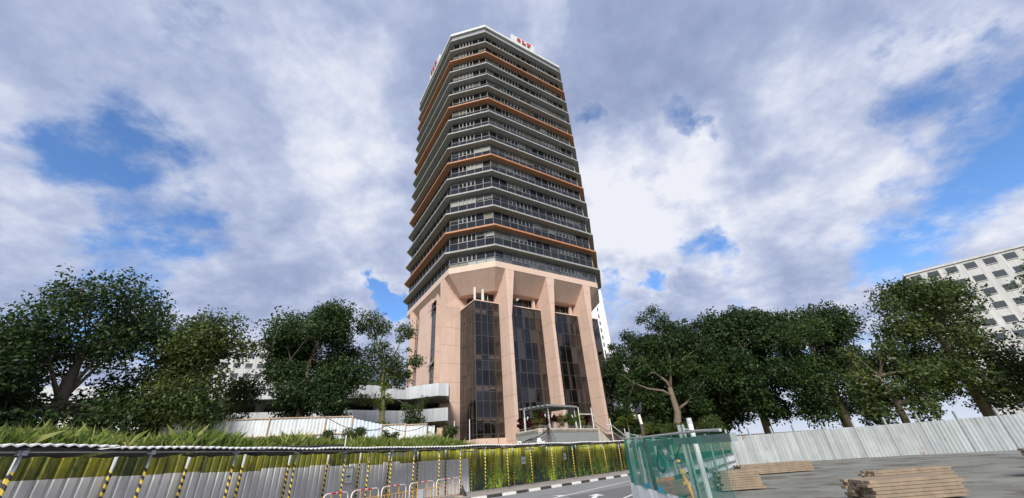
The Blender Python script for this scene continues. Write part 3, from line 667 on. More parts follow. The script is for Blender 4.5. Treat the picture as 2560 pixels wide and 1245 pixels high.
# low rail on the coping
g = G(); pts = [(*(pl + (pa - pl) * k / 5), 4.58) for k in range(6)]
g.tube(pts, .022, 6); g.tube([PF(0, .12, 4.6), PF(LP - .6, .12, 4.6), PF(LP - .2, .12, 4.5), PF(LP + 2.2, .12, 3.2), PF(LP + 3.2, .12, 3.2), PF(LP + 3.5, .12, 2.9)], .03, 6)
for k in range(1, 11): g.tube([PF(k * LP / 11, .12, 4.4), PF(k * LP / 11, .12, 4.6)], .02, 6)
for k in range(6): g.tube([(*(pl + (pa - pl) * k / 5), 4.4), (*(pl + (pa - pl) * k / 5), 4.58)], .02, 6)
g.build('low_rail', galv, pw)
# stair thing
st = thing('outdoor_stair', 'dark tiled outdoor stair with white handrail descending right of the planter', 'stairs', (*PF(14, 1, 0).xy, 1.5))
R = [(6.48, 48.46, 5.89), (8.29, 50.27, 5.92), (10.14, 52.11, 4.75), (10.9, 52.86, 4.78), (12.85, 54.8, 3.54), (14.6, 56.55, 3.58), (15.29, 57.24, 3.31), (17, 58.9, 2.6)]
G().tube(R, .055, 8).build('handrail', white, st)
rail_s = [((Vector(p[:2]) - pa).dot(pd), p[2]) for p in R]
def rz(s):
    for (a, za), (b, zb) in zip(rail_s, rail_s[1:]):
        if a <= s <= b: return za + (zb - za) * (s - a) / (b - a)
    return rail_s[-1][1]
s = rail_s[1][0]; 
while s < rail_s[-1][0]:
    z = rz(s + .15) - 1.05; G().hexa([PF(s, .15, 1.0), PF(s + .3, .15, 1.0), PF(s + .3, 2.6, 1.0), PF(s, 2.6, 1.0), PF(s, .15, z), PF(s + .3, .15, z), PF(s + .3, 2.6, z), PF(s, 2.6, z)]).build('step', brownt, st); s += .3
g = G(); sv = [rail_s[1][0] + k * .5 for k in range(int((rail_s[-1][0] - rail_s[1][0]) / .5))]
for a, b in zip(sv, sv[1:]): g.hexa([PF(a, 2.62, 1), PF(b, 2.62, 1), PF(b, 2.8, 1), PF(a, 2.8, 1), PF(a, 2.62, rz(a) - .05), PF(b, 2.62, rz(b) - .05), PF(b, 2.8, rz(b) - .05), PF(a, 2.8, rz(a) - .05)])
g.build('rear_parapet', brownt, st)
g = G()
for a, b in zip(sv, sv[1:]): g.hexa([PF(a, .1, rz(a) - .75), PF(b, .1, rz(b) - .75), PF(b, .13, rz(b) - .75), PF(a, .13, rz(a) - .75), PF(a, .1, rz(a) - .6), PF(b, .1, rz(b) - .6), PF(b, .13, rz(b) - .6), PF(a, .13, rz(a) - .6)])
g.build('stringer', mat('stringer_grey', (.25, .25, .25), .6), st)
for x, y, zt, zb in ((6.46, 48.42, 6.65, 4.3), (8.29, 50.26, 6.69, 4.3), (10.88, 52.84, 5.52, 1.8), (13.0, 54.95, 4.35, 1.5)): G().tube([(x, y, zb), (x, y, zt - .75), (x, y, zt)], [.06, .055, .045], 8).build('lamp_post', white, st)
# pergola
pg = thing('pergola', 'steel pergola with flat louvred roof on white posts above the planter', 'pergola', (2.6, 45.2, 4.25))
fl, fr_, bR = Vector((-.28, 46.6)), Vector((2.66, 44.45)), Vector((6.3, 48.1)); bk = bR + fl - fr_
g = G().prism([(*fl,), (*fr_,), (*bR,), (*bk,)], 6.74, 6.78); g.build('roof_panel', mat('pergola_sheet', (.22, .26, .25), .4, .1, 2, metal=.2), pg)
for k in range(7):
    a = fl + (fr_ - fl) * k / 6; b = a + (bR - fr_); ex = (fl - bR) * 0; G().bar((*(a - (bR - fr_).normalized() * .25), 6.66), (*b, 6.66), .10, .14).build('louvre', galv, pg)
for k in range(6): a = fr_ + (bR - fr_) * (k + .5) / 6; G().bar((*a, 6.55), (*(a + (fl - fr_)), 6.55), .07, .09).build('rafter', galv, pg)
for x, y, zb in ((0.02, 46.25, 4.25), (2.66, 44.95, 4.25), (5.95, 48.15, 4.25), (2.7, 49.0, 4.25), (5.3, 50.4, 4.25)):
    G().tube([(x, y, zb), (x, y, 5.7), (x, y, 5.72), (x, y, 6.62)], [.11, .11, .05, .045], 10).build('post', mat('pergola_white', (.55, .55, .53), .6, .12, 4, streak=.2), pg)
for x, y, s_ in ((.3, 46.3, 1), (2.35, 44.9, -1), (3.0, 45.05, 1), (5.65, 48.0, -1)):
    tag(G().tube([(x, y - .05, 5.45), (x + .04 * s_, y - .1, 5.6), (x + .1 * s_, y - .16, 5.78)], [.03, .07, .08], 8).build('spotlight', white, pg), None)
# plants on the terrace
def shrub(name, label, cat, x, y, z, r, h, m, size=.12, n=1.0, blade=False, group=None):
    t_ = thing(name, label, cat, (x, y, z), group)
    cl = []
    for k in range(7):
        a = random.uniform(0, 2 * pi); q = random.uniform(.2, .8) * r; cl.append((x + q * cos(a), y + q * sin(a), z + h * random.uniform(.35, .85), r * random.uniform(.3, .5)))
    g = G()
    for c in cl: g.tube([(x, y, z - .1), ((x + c[0]) / 2 + .03, (y + c[1]) / 2, z + (c[2] - z) * .55), (c[0], c[1], c[2])], [.025, .018, .01], 5)
    g.build('stem', bark, t_)
    if blade:
        V = []; T = []
        for c in cl + cl[:3]:
            for q in range(int(26 * n)):
                az = random.uniform(0, 2 * pi); el = random.uniform(.05, 1.3); L = random.uniform(.7, 1.2) * size * 3.4; d = np.array([cos(az) * cos(el), sin(az) * cos(el), sin(el)]); s_ = np.array([-sin(az), cos(az), 0]) * size * .32
                b = np.array(c[:3]) + rng.normal(0, .05, 3); mid = b + d * L * .5; tip = b + d * L - np.array([0, 0, L * .25]); V.append([b, mid - s_, tip, mid + s_]); T.append(random.random())
        me = quads('foliage', np.array(V) - np.array([x, y, z]), np.array(T), m)
    else: me = leaves('foliage', [(c[0], c[1], c[2], c[3] * 1.25) for c in cl], size, m, n, (x, y, z))
    part('foliage', me, t_, kind=None); return t_
def LPt(s, inn=.45): p = pa + ldv * s; q = Vector((-ldv.y, ldv.x)) * -1; return p + q * inn
P_ = [('cordyline', 'dark purple leaved cordyline nearest the tower fin, on the left side of the planter', LPt(4.7), .5, 1.5, leaf_pur, 1), ('cordyline', 'purple cordyline just left of the first pergola post on the planter', LPt(3.5), .6, 1.4, leaf_pur, 1),
      ('cordyline', 'low purple cordyline between the first pergola post and the planter corner', LPt(2.0), .7, 1.2, leaf_pur, 1), ('brown_shrub', 'brownish shrub at the front left corner of the planter', LPt(.9), .7, 1.1, leaf_brn, 0),
      ('green_shrub', 'light green feathery shrub under the left half of the pergola roof', Vector((2.0, 47.0)), 1.1, 2.1, leaf_yel, 0), ('cordyline', 'large dark purple cordyline left of the front pergola post', PF(1.3, .55, 0).xy, .7, 1.75, leaf_pur, 1),
      ('cordyline', 'large reddish purple cordyline right of the front pergola post', PF(2.7, .6, 0).xy, .8, 1.7, leaf_pur, 1), ('brown_shrub', 'dry brown shrub before the middle pink fin', PF(3.9, .7, 0).xy, .8, 1.5, leaf_brn, 0),
      ('green_shrub', 'dark green shrub right of the middle fin spilling over the coping', PF(5.3, .4, 0).xy, .7, 1.7, leaf_mid, 0), ('green_shrub', 'yellow green shrub between the right pergola post and first rail post', PF(6.5, .5, 0).xy, .7, 1.6, leaf_yel, 0),
      ('green_shrub', 'bright green shrub in the bay of the white handrail', PF(7.7, .6, 0).xy, .7, 1.7, leaf_yel, 0), ('cordyline', 'red purple cordyline at the right end of the planter beside the stair', PF(9.2, .5, 0).xy, .7, 1.6, leaf_pur, 1),
      ('green_shrub', 'small palm like green shrub behind the white handrail', PF(8.6, 1.6, 0).xy, .8, 2.4, leaf_mid, 0)]
for nm, lb, p, r, h, m, bl in P_: shrub(nm, lb, 'plant', p.x, p.y, 4.25, r, h, m, .15 if bl else .11, 1.3, bool(bl), 'plants on the raised planter')
# cables
def cable(pts, r, label, m=black):
    s_ = smoothp([tuple(p) for p in []], 0) if False else pts
    q = [Vector(p) for p in pts]
    for _ in range(2):
        w = [q[0]]
        for a, b in zip(q, q[1:]): w += [a * .75 + b * .25, a * .25 + b * .75]
        q = w + [q[-1]]
    o = G().tube(q, r, 6).build('cable', m, org=pts[0], smooth=True); return tag(o, label, 'cable')
kn = Vector((2.42, 44.2, 4.42))
cable([kn, (2.04, 40.4, 3.86), (1.49, 40.2, 3.56), (.88, 40.1, 3.34), (.3, 40.0, 3.27), (-.29, 39.6, 3.0), (-.9, 38, 2.5)], .05, 'thick black cable sagging left from the planter rim, upper of three')
cable([kn + Vector((.05, 0, 0)), (2.1, 40.4, 3.6), (1.55, 40.2, 3.3), (.95, 40.1, 3.2), (.1, 40.0, 3.2), (-.5, 39.0, 2.8)], .035, 'black cable sagging left from the planter rim, middle of three')
cable([kn + Vector((.1, 0, 0)), (2.2, 40.4, 3.45), (1.7, 40.2, 3.12), (1.1, 40.1, 3.02), (.4, 40.0, 3.15), (.0, 39.0, 2.8)], .03, 'thin black cable with the deepest sag left of the planter rim')
cable([kn, (2.26, 41.94, 3.65), (1.93, 41.9, 2.9), (1.9, 41.9, 2.2)], .04, 'brownish cable hanging down nearly straight from the planter rim', rust)
cable([kn + Vector((.08, 0, 0)), (2.42, 41.9, 3.6), (2.12, 41.95, 2.9), (2.1, 41.9, 2.2)], .03, 'reddish cable hanging beside the brown one below the planter rim', rust)
cable([kn + Vector((.1, 0, 0)), (2.73, 41.9, 3.69), (2.98, 41.9, 2.9), (3.0, 41.9, 2.2)], .06, 'thick grey cable running down right from the planter rim', mat('cable_grey', (.12, .12, .12), .6))
bx = thing('junction_box', 'white electrical box with small gabled top against the grey planter wall', 'box', (1.35, 39.6, 1.6)); g = G().box(1.0, 1.75, 39.4, 39.75, 1.7, 3.03); g.build('cabinet', parkg, bx); G().hexa([(1.0, 39.4, 3.03), (1.45, 39.4, 3.03), (1.45, 39.75, 3.03), (1.0, 39.75, 3.03), (1.12, 39.45, 3.3), (1.32, 39.45, 3.3), (1.32, 39.7, 3.3), (1.12, 39.7, 3.3)]).build('lid', white, bx)
bx = thing('metal_bracket', 'small white vent box standing behind the shelter roof near the first fin', 'box', (-.6, 38, 1.6)); G().box(-.75, -.45, 37.9, 38.1, 2.2, 3.08).build('casing', white, bx); G().tube([(-.82, 38, 2.2), (-.82, 38, 3.2)], .025, 6).build('pipe', white, bx); G().box(-.68, -.52, 37.88, 37.9, 2.8, 2.98).build('grille', black, bx)

# ------------------------------------------------------------------ hoarding (printed sheets)
mm = bpy.data.materials.new('forest_print'); mm.use_nodes = True; t = NT(mm.node_tree)
uv = t.n('ShaderNodeUVMap').outputs[0]; su = t.n('ShaderNodeSeparateXYZ', i_0=uv); U_, V_ = su.outputs[0], su.outputs[1]
st1 = t.noise(t.n('ShaderNodeCombineXYZ', i_0=t.m('MULTIPLY', U_, 7.5), i_1=t.m('MULTIPLY', V_, 1.5), i_2=0.), 1.0, 10, .74, .8)
st1 = t.mr(st1, .30, .70, .28, .82, False)
bigp = t.noise(t.n('ShaderNodeCombineXYZ', i_0=t.m('MULTIPLY', U_, .55), i_1=t.m('MULTIPLY', V_, .3), i_2=4.), 1.0, 2, .5)
lf = t.noise(t.n('ShaderNodeCombineXYZ', i_0=U_, i_1=t.m('MULTIPLY', V_, .7), i_2=9.), 6.0, 7, .75, .6)
lf = t.mr(lf, .32, .68, .25, .80, False)
vor = t.n('ShaderNodeTexVoronoi', i_Scale=11.0); t.put(vor.inputs['Vector'], uv)
c1 = t.ramp(t.m('ADD', t.m('ADD', t.m('MULTIPLY', st1, .60), t.m('MULTIPLY', t.m('SUBTRACT', bigp, .5), 1.0)), .275), [(.38, (.015, .035, .012)), (.46, (.07, .10, .012)), (.54, (.22, .23, .015)), (.64, (.42, .40, .03)), (.74, (.62, .60, .09))])
c2 = t.ramp(t.m('ADD', t.m('ADD', t.m('MULTIPLY', lf, .62), t.m('MULTIPLY', st1, .22)), t.m('MULTIPLY', t.m('SUBTRACT', bigp, .42), .6)), [(.38, (.010, .026, .028)), (.47, (.05, .11, .025)), (.56, (.20, .31, .03)), (.66, (.50, .62, .06))])
c1 = t.mix(t.m('MULTIPLY', t.mr(t.noise(t.n('ShaderNodeCombineXYZ', i_0=U_, i_1=V_, i_2=1.), 13.0, 6, .8), .50, .60), .55), c1, t.mix(t.mr(bigp, .45, .55), (.03, .06, .012, 1), (.20, .26, .02, 1)))
low = t.m('ADD', t.mr(V_, 1.75, .7), t.m('MULTIPLY', t.m('SUBTRACT', bigp, .5), .9), clamp=True)
c = t.mix(low, c1, c2)
trunk = t.m('MULTIPLY', t.mr(t.noise(t.n('ShaderNodeCombineXYZ', i_0=t.m('MULTIPLY', U_, 1.15), i_1=t.m('MULTIPLY', V_, .12), i_2=2.5), 1.0, 2, .5), .60, .63), .8)
c = t.mix(trunk, c, (.10, .085, .025, 1))
spr = t.m('MULTIPLY', t.mr(t.noise(t.n('ShaderNodeCombineXYZ', i_0=t.m('MULTIPLY', U_, 2.4), i_1=t.m('MULTIPLY', V_, .9), i_2=6.5), 1.0, 1, .5), .55, .62), t.mr(V_, 1.0, .45))
spr = t.m('MULTIPLY', spr, t.mr(vor.outputs['Distance'], .42, .30))
c = t.mix(spr, c, (.42, .60, .03, 1))
dk = t.m('MULTIPLY', t.mr(V_, .9, .2, 0, .85), t.mr(t.noise(t.n('ShaderNodeCombineXYZ', i_0=U_, i_1=V_, i_2=3.), 1.7, 3, .6), .46, .56)); c = t.mix(dk, c, (.01, .02, .03, 1))
ug = U_; jag = t.n('ShaderNodeTexWhiteNoise', noise_dimensions='1D'); t.put(jag.inputs['W'], t.m('FLOOR', t.m('DIVIDE', U_, 1.12)))
lim = t.m('MULTIPLY_ADD', jag.outputs[0], .12, 1.86)
U_LIM = 27.35
grey = t.m('MULTIPLY', t.m('LESS_THAN', V_, lim), t.m('LESS_THAN', t.m('MULTIPLY_ADD', V_, .05, U_), U_LIM))
gcol = t.ramp(t.noise(uv, 1.3, 5), [(.3, (.66, .66, .64)), (.7, (.78, .78, .76))])
# left of the torn edge the print is a flat sequence of bands
bnd = t.ramp(t.noise(t.n('ShaderNodeCombineXYZ', i_0=t.m('FLOOR', t.m('DIVIDE', U_, .28)), i_1=0., i_2=.5), 3.7, 0), [(.35, (.012, .03, .014)), (.47, (.05, .06, .012)), (.6, (.22, .20, .02))], 'CONSTANT')
c = t.mix(t.m('MULTIPLY', t.m('LESS_THAN', U_, U_LIM - 1.2), .55), c, bnd)
c = t.mix(grey, c, gcol)
p = t.n('ShaderNodeBsdfPrincipled', i_Base_Color=c, i_Roughness=.45); t.n('ShaderNodeOutputMaterial', i_0=p)
hd = thing('hoarding', 'long site hoarding of sheets printed with a forest, left part peeled to bare grey', 'hoarding', (*HP[40], .12))
acc = 0
for i in range(len(HP) - 1):
    a, b = Vector(HP[i]), Vector(HP[i + 1]); d = b - a; L = d.length; d.normalize(); n = Vector((-d.y, d.x))
    prof = [(0.0, 0.0), (.035, -.03), (.20, -.03), (.235, 0), (.28, 0), (.315, -.03), (.48, -.03), (.515, 0), (.552, 0)]
    lean = random.uniform(-.006, .006); zt = 2.42 + random.uniform(-.01, .01)
    vs = []; 
    for z in (.13, zt):
        for s_, o_ in prof: vs.append((*(a + d * s_ + n * (o_ + lean * z)), z))
    m_ = len(prof); fs = [(k, k + 1, m_ + k + 1, m_ + k) for k in range(m_ - 1)]
    g = G(); g.add(vs, fs); off = Vector((a.x, a.y, .12))
    me = g.mesh('sheet', mm, off); ul = me.uv_layers.new(name='UVMap')
    for lp in me.loops:
        v = me.vertices[lp.vertex_index].co; ul.data[lp.index].uv = (acc + (Vector((v.x, v.y)).dot(d)), v.z + .12)
    part('sheet', me, hd, off - wloc(hd)); acc += .56
    if a.y > 57: break
# notices
def notice(p, z, w, h, label, framed):
    q = min(range(len(HP)), key=lambda i: (Vector(HP[i]) - Vector(p)).length); a, b = Vector(HP[q]), Vector(HP[q + 1]); d = (b - a).normalized(); ang = atan2(d.y, d.x); n = Vector((-d.y, d.x)); o = a - n * .05
    tn = thing('notice_board', label, 'notice', (o.x, o.y, z)); 
    part('board', G().box(-w / 2, w / 2, -.012, .0, 0, h).mesh('board', signm), tn, rot=(0, 0, ang))
    g = G(); g.box(-w * .3, w * .3, -.015, -.012, h * .36, h * .5); part('bar_print', g.mesh('bar_print', greenm), tn, rot=(0, 0, ang))
    g = G(); g.box(-w * .26, w * .26, -.015, -.012, h * .64, h * .67); g.box(-w * .2, w * .24, -.015, -.012, h * .24, h * .265); g.box(-w * .22, w * .2, -.015, -.012, h * .15, h * .175)
    g.add([(-w * .25, -.014, h * .78), (-w * .05, -.014, h * .84), (w * .15, -.014, h * .93), (-w * .1, -.014, h * .9)], [(0, 1, 2, 3)])
    part('text_print', g.mesh('text_print', mat('notice_ink', (.12, .12, .14), .5)), tn, rot=(0, 0, ang))
    if framed:
        g = G(); e = .07
        for x0, x1, z0, z1 in ((-w / 2 - e, -w / 2, -e, h + e), (w / 2, w / 2 + e, -e, h + e), (-w / 2, w / 2, -e, 0), (-w / 2, w / 2, h, h + e)): g.box(x0, x1, -.02, .01, z0, z1)
        part('frame', g.mesh('frame', mat('notice_frame', (.42, .42, .42), .5)), tn, rot=(0, 0, ang))
notice((-8.75, 20.6), 1.2, .42, .58, 'framed white notice with a green bar on the bare grey hoarding sheets', True)
notice((-.55, 31.0), 1.35, .42, .46, 'unframed white notice on the forest print, left of the two, near its middle', False)
notice((2.55, 34.8), 1.42, .40, .46, 'unframed white notice on the forest print, right of the two, on its dark trees', False)

# ------------------------------------------------------------------ covered walkway
wk = thing('walkway_shelter', 'covered footpath shelter with white corrugated roof edge on striped scaffold posts', 'shelter', (FP[14][0], FP[14][1], .12))
sm_m = bpy.data.materials.new('hazard_post'); sm_m.use_nodes = True; t = NT(sm_m.node_tree)
oc = t.n('ShaderNodeTexCoord').outputs['Object']; s3 = t.n('ShaderNodeSeparateXYZ', i_0=oc)
an = t.m('DIVIDE', t.m('ARCTAN2', s3.outputs[1], s3.outputs[0]), 2 * pi)
fr = t.m('FRACT', t.m('ADD', t.m('MULTIPLY', s3.outputs[2], 5.6), an))
stripe = t.mix(t.m('GREATER_THAN', fr, .5), (.78, .58, .07, 1), (.03, .025, .03, 1))
zone = t.m('MULTIPLY', t.m('LESS_THAN', s3.outputs[2], 1.93), t.m('GREATER_THAN', s3.outputs[2], .1))
p = t.n('ShaderNodeBsdfPrincipled', i_Base_Color=t.mix(zone, (.45, .47, .48, 1), stripe), i_Roughness=.5); t.n('ShaderNodeOutputMaterial', i_0=p)
pm = G().tube([(0, 0, 0), (0, 0, 2.38)], .036, 8).mesh('post', sm_m, smooth=True)
pmb = G().tube([(0, 0, 0), (0, 0, 2.30)], .045, 8).mesh('rear_post', sm_m, smooth=True)
clamp = G().tube([(-.09, 0, 0), (.09, 0, 0)], .05, 6).box(-.05, .05, -.08, .08, -.05, .05).mesh('clamp', galv)
WL = wloc(wk)
RPp = offset(FP, 1.6)
for i, (x, y) in enumerate(FP):
    if y > 56: break
    lean = (random.uniform(-.01, .01), random.uniform(-.012, .012))
    po = part('post', pm, wk, Vector((x, y, .12)) - WL, (lean[0], lean[1], random.uniform(0, 6)))
    part('clamp', clamp, po, (0, 0, 2.28))
rp = resample(offset(SP, 1.58), 1.95)
for x, y in rp:
    if y < 55: part('rear_post', pmb, wk, Vector((x, y, .12)) - WL, (random.uniform(-.01, .01), random.uniform(-.012, .012), random.uniform(0, 6)))
RO = offset(SP, -.22); RI = offset(SP, 1.85)
ro = resample(RO, .1); 
def tz(p): return 2.53 + .012 * sin(p[0] * 1.7) + .01 * sin(p[1] * 2.3)
ri = [None] * len(ro)
RIv = np.array(RI)
seg = 22; k0 = 0; sheets = 0
while k0 < len(ro) - 2 and ro[k0][1] < 56:
    k1 = min(k0 + seg, len(ro) - 1); g = G(); dz = random.uniform(-.02, .02); vs = []; n = k1 - k0 + 1
    for k in range(k0, k1 + 1):
        p = Vector(ro[k]); q = Vector(ro[min(k + 1, len(ro) - 1)]); pm_ = Vector(ro[max(k - 1, 0)]); u = (q - pm_).normalized(); nn = Vector((-u.y, u.x)); c_ = p + nn * 1.54; z = tz(p) + dz + (.022 if k % 2 else -.022)  # roof depth stops short of the hoarding so skylight reaches its sheets
        vs.append([(*p, z), (*c_, z + .02), (*p, z - .035)])
    V = [v[0] for v in vs] + [v[1] for v in vs] + [v[2] for v in vs]
    g.add(V, [(i, i + 1, n + i + 1, n + i) for i in range(n - 1)], 0)
    g.add(V, [(2 * n + i, 2 * n + i + 1, i + 1, i) for i in range(n - 1)], 0)
    g.build('roof_sheet', rimw, wk, org=(*ro[k0], 2.5))
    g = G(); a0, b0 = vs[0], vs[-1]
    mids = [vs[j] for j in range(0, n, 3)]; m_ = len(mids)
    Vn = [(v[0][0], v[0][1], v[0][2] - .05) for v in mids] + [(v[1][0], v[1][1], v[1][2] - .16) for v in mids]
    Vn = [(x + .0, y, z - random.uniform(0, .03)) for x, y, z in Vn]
    g.add(Vn, [(i, m_ + i, m_ + i + 1, i + 1) for i in range(m_ - 1)]); g.build('roof_shade_sheet', darkm, wk, org=(*ro[k0], 2.5))  # added dark sheet, stands in for the shade under the roof
    k0 = k1
for i in range(len(FP) - 1):
    if FP[i][1] > 54: break
    G().tube([(*FP[i], 2.42), (*FP[i + 1], 2.42)], .024, 6).build('beam', galv, wk)
for x, y in ((-7.0, 20.9), (-3.9, 25.5), (-.2, 30.0), (4.3, 34.9)):
    tag(G().bar((x, y, 2.25), (x + .75, y + .85, 2.25), .06, .07).build('tube_light', mat('tube_housing', (.55, .58, .56), .5), wk), None)
# stray mast poles on the bank
for x, y, z0, z1, lb in ((-4.13, 30.7, 2.3, 4.5, 'thin white pole rising from the grass before the dark corner glass'), (-2.16, 32.9, 2.0, 3.45, 'short rusty pole behind the shelter roof below the corner glass'), (-9.57, 22.0, 1.0, 3.35, 'short white pole standing behind the shelter roof at far left')):
    tag(G().tube([(x, y, z0), (x, y, z1)], .03, 6).build('pole', rust if 'rusty' in lb else white, org=(x, y, z0)), lb, 'pole')
cable([(-14.4, 28.0, 5.3), (-13.85, 28.29, 5.07), (-12.78, 28.79, 4.42), (-11.52, 29.32, 4.11), (-10.64, 29.65, 4.18), (-10.11, 29.83, 4.40)], .022, 'black cable sagging across the left white fence panels')
cable([(-10.11, 29.83, 4.40), (-9.17, 30.14, 4.0), (-8.35, 30.37, 3.97), (-7.3, 30.64, 4.32)], .022, 'black cable sagging across the middle white fence panels')
cable([(-7.3, 30.64, 4.32), (-6.38, 30.85, 4.06), (-5.36, 31.04, 4.06), (-4.47, 31.0, 4.25), (-4.13, 30.7, 4.45)], .022, 'black cable running from the fence end to the thin white pole')

# ------------------------------------------------------------------ white corrugated fence on the bank
fn = thing('metal_fence', 'weathered white corrugated metal fence with rusty frames above the grass bank', 'fence', (-11, 31.3, 2.6)); FW_ = wloc(fn)
def corr(a, b, z0, z1, m, topf=None, name='panel', par=None):
    a, b = Vector(a), Vector(b); L = (b - a).length; n = max(2, int(L / .12)); d = (b - a) / n; nn = Vector((-d.y, d.x)).normalized(); V = []
    for k in range(n + 1): p = a + d * k + nn * (.022 if k % 2 else -.022); V.append((*p, z0))
    for k in range(n + 1): p = a + d * k + nn * (.022 if k % 2 else -.022); V.append((*p, (topf(k / n) if topf else z1)))
    g = G(); g.add(V, [(k, k + 1, n + k + 2, n + k + 1) for k in range(n)]); return g.build(name, m, par or fn, org=(a.x, a.y, z0))
fpts = [(-24, 26.5), (-18, 28.4), (-14.64, 29.75), (-12.95, 30.45), (-10.91, 31.2), (-9.27, 31.75), (-7.65, 32.15)]
tops = [5.3, 5.3, 5.29, 4.75, 4.62, 4.55]
for i in range(len(fpts) - 1):
    a, b = Vector(fpts[i]), Vector(fpts[i + 1]); z1 = tops[i]
    if i == 3:
        for k in range(8):
            p, q = a + (b - a) * k / 8, a + (b - a) * (k + 1) / 8; corr(p, q, 2.6, 5.12 - .062 * k + random.uniform(-.02, .02), mat('bluish_sheet', (.62, .70, .80), .5, .08, 2, streak=.2))
        G().bar((*a, 4.35), (*b, 4.3), .05, .06).build('rail', mat('rail_blue', (.30, .40, .42), .5), fn)
    else:
        corr(a, b, 2.6, z1, whitew)
        dn = (b - a).normalized(); nn = Vector((dn.y, -dn.x)) * .06
        for z in (z1, z1 - 1.15): G().bar((*(a + nn), z), (*(b + nn), z), .05, .06).build('rail', rustf, fn)
        for p in (a, b): G().bar((*(p + nn * 1.2), 2.5), (*(p + nn * 1.2), z1 + .04), .07, .07).build('post', rustf, fn)
corr((-7.6, 32.2), (-7.1, 32.3), 2.6, 4.4, whitew); G().bar((-7.62, 32.1, 4.1), (-6.9, 32.3, 3.6), .05, .05).build('brace', mat('rail_blue', (.3, .4, .42)), fn)
corr((-6.95, 32.4), (-6.5, 32.5), 2.6, 4.25, rustf); G().bar((-7.62, 32.05, 2.5), (-7.62, 32.05, 4.6), .06).build('post', rust, fn)
tag(G().tube([(-5.75, 33.5, 3.0), (-5.75, 33.5, 4.75)], .03, 6).build('pole', white, org=(-5.75, 33.5, 3)), 'white pole against the foot of the left pink pillar', 'pole')
# dark shed roof at far left behind the shelter
sh = thing('shed', 'dark low shed roof behind the shelter at the far left', 'shed', (-11.5, 19.5, .5))
G().hexa([(-15, 14, 2.75), (-9.8, 16.8, 2.62), (-8.9, 20.4, 2.75), (-14, 22, 2.95), (-15, 14, 2.82), (-9.8, 16.8, 2.69), (-8.9, 20.4, 2.82), (-14, 22, 3.02)]).build('roof', mat('shed_roof', (.05, .055, .06), .5, .3, 4), sh)
G().prism([(-14.6, 14.6), (-10.2, 17.1), (-9.5, 20.2), (-13.8, 21.6)], .4, 2.7).build('wall', darkm, sh)
# grass
def gp():
    while True:
        i = random.randrange(len(HBv) - 1); x, y = HBv[i]
        if y < 9 or x > 1.4: continue
        d = random.random() ** 1.3 * 11 + 1.0; a = HBv[min(i + 3, len(HBv) - 1)] - HBv[max(i - 3, 0)]; a = a / np.hypot(*a); px, py = x - a[1] * d, y + a[0] * d
        px += random.uniform(-.25, .25); py += random.uniform(-.25, .25); hs = 1.0 + .35 * sin(px * 1.1) * cos(py * .9 + 1)
        if px > -1.2: 
            hs *= .55
        return (px, py, H(px, py) - .02, hs)
me = blades(52000, gp, .55, .022, grassm, 'grass'); tag(part('grass', me, None), kind='stuff')
me = blades(3600, gp, .78, .012, leafm('straw_blades', [(.2, (.10, .15, .03)), (.5, (.26, .30, .07)), (.9, (.50, .45, .20))]), 'tall_grass', .22); tag(part('tall_grass', me, None), kind='stuff')

# ------------------------------------------------------------------ crowd barriers
bm_y = yelp
def barrier(a, b, zb, m, label, board=False):
    a, b = Vector(a), Vector(b); L = (b - a).length; ang = atan2((b - a).y, (b - a).x); H1 = 1.0 - zb; r = .18
    t_ = thing('crowd_barrier', label, 'barrier', (a.x, a.y, zb), 'crowd barriers along the footpath'); t_.rotation_euler = (0, 0, ang)
    arc = lambda cx, cz, a0: [(cx + r * cos(a0 + k * pi / 8), 0, cz + r * sin(a0 + k * pi / 8)) for k in range(5)]
    pts = [(L - .02, 0, 0), *arc(L - .02 - r, H1 - r, 0), *arc(.02 + r, H1 - r, pi / 2), (.02, 0, 0)]
    part('outer_frame', G().tube(pts, .022, 8).mesh('outer_frame', mat('barrier_white', (.80, .70, .62), .45, .1, 6), smooth=True), t_)
    zm = H1 * .66; part('mid_rail', G().tube([(.02, 0, zm), (L - .02, 0, zm)], .019, 6).mesh('mid_rail', m), t_); part('bottom_rail', G().tube([(.02, 0, .12), (L - .02, 0, .12)], .019, 6).mesh('bottom_rail', m), t_)
    for k in range(1, 7): part('bar', G().tube([(L * k / 7, 0, .12), (L * k / 7, 0, zm)], .013, 6).mesh('bar', m), t_)
    for k in (.31, .68): part('bar', G().tube([(L * k, 0, zm), (L * k, 0, H1)], .014, 6).mesh('bar', m), t_)
    for k in (.38, .62): part('red_band', G().tube([(L * k - .11, 0, H1), (L * k + .11, 0, H1)], .026, 8).mesh('red_band', redp), t_)
    part('joint', G().tube([(L, -.04, zm), (L, .04, zm)], .045, 8).mesh('joint', m), t_)
    for x in (.1, L - .1): part('foot', G().bar((x, -.25, .0), (x, .25, .0), .04, .03).mesh('foot', m), t_)
    if board: part('white_plate', G().box(L * .30, L * .52, -.04, -.03, .02, .58).mesh('white_plate', white), t_)
bl_ = -12.6
def bp(r): y = bl_ / (r - .37); return (r * y, y)
for r0, r1, m, lb, bd in ((-.2118, -.158, creamp, 'cream and orange barrier at the right end of the row beside the black cone base', 0), (-.273, -.2165, yelp, 'yellow barred barrier second from the right end, carrying a white plate', 1),
                          (-.3366, -.280, yelp, 'yellow barred barrier third from the right end of the row', 0), (-.405, -.342, yelp, 'yellow barred barrier fourth from the right, before the framed notice', 0), (-.47, -.411, yelp, 'leftmost crowd barrier, only its red banded top showing', 0)):
    barrier(bp(r0), bp(r1), .14, m, lb, bd)
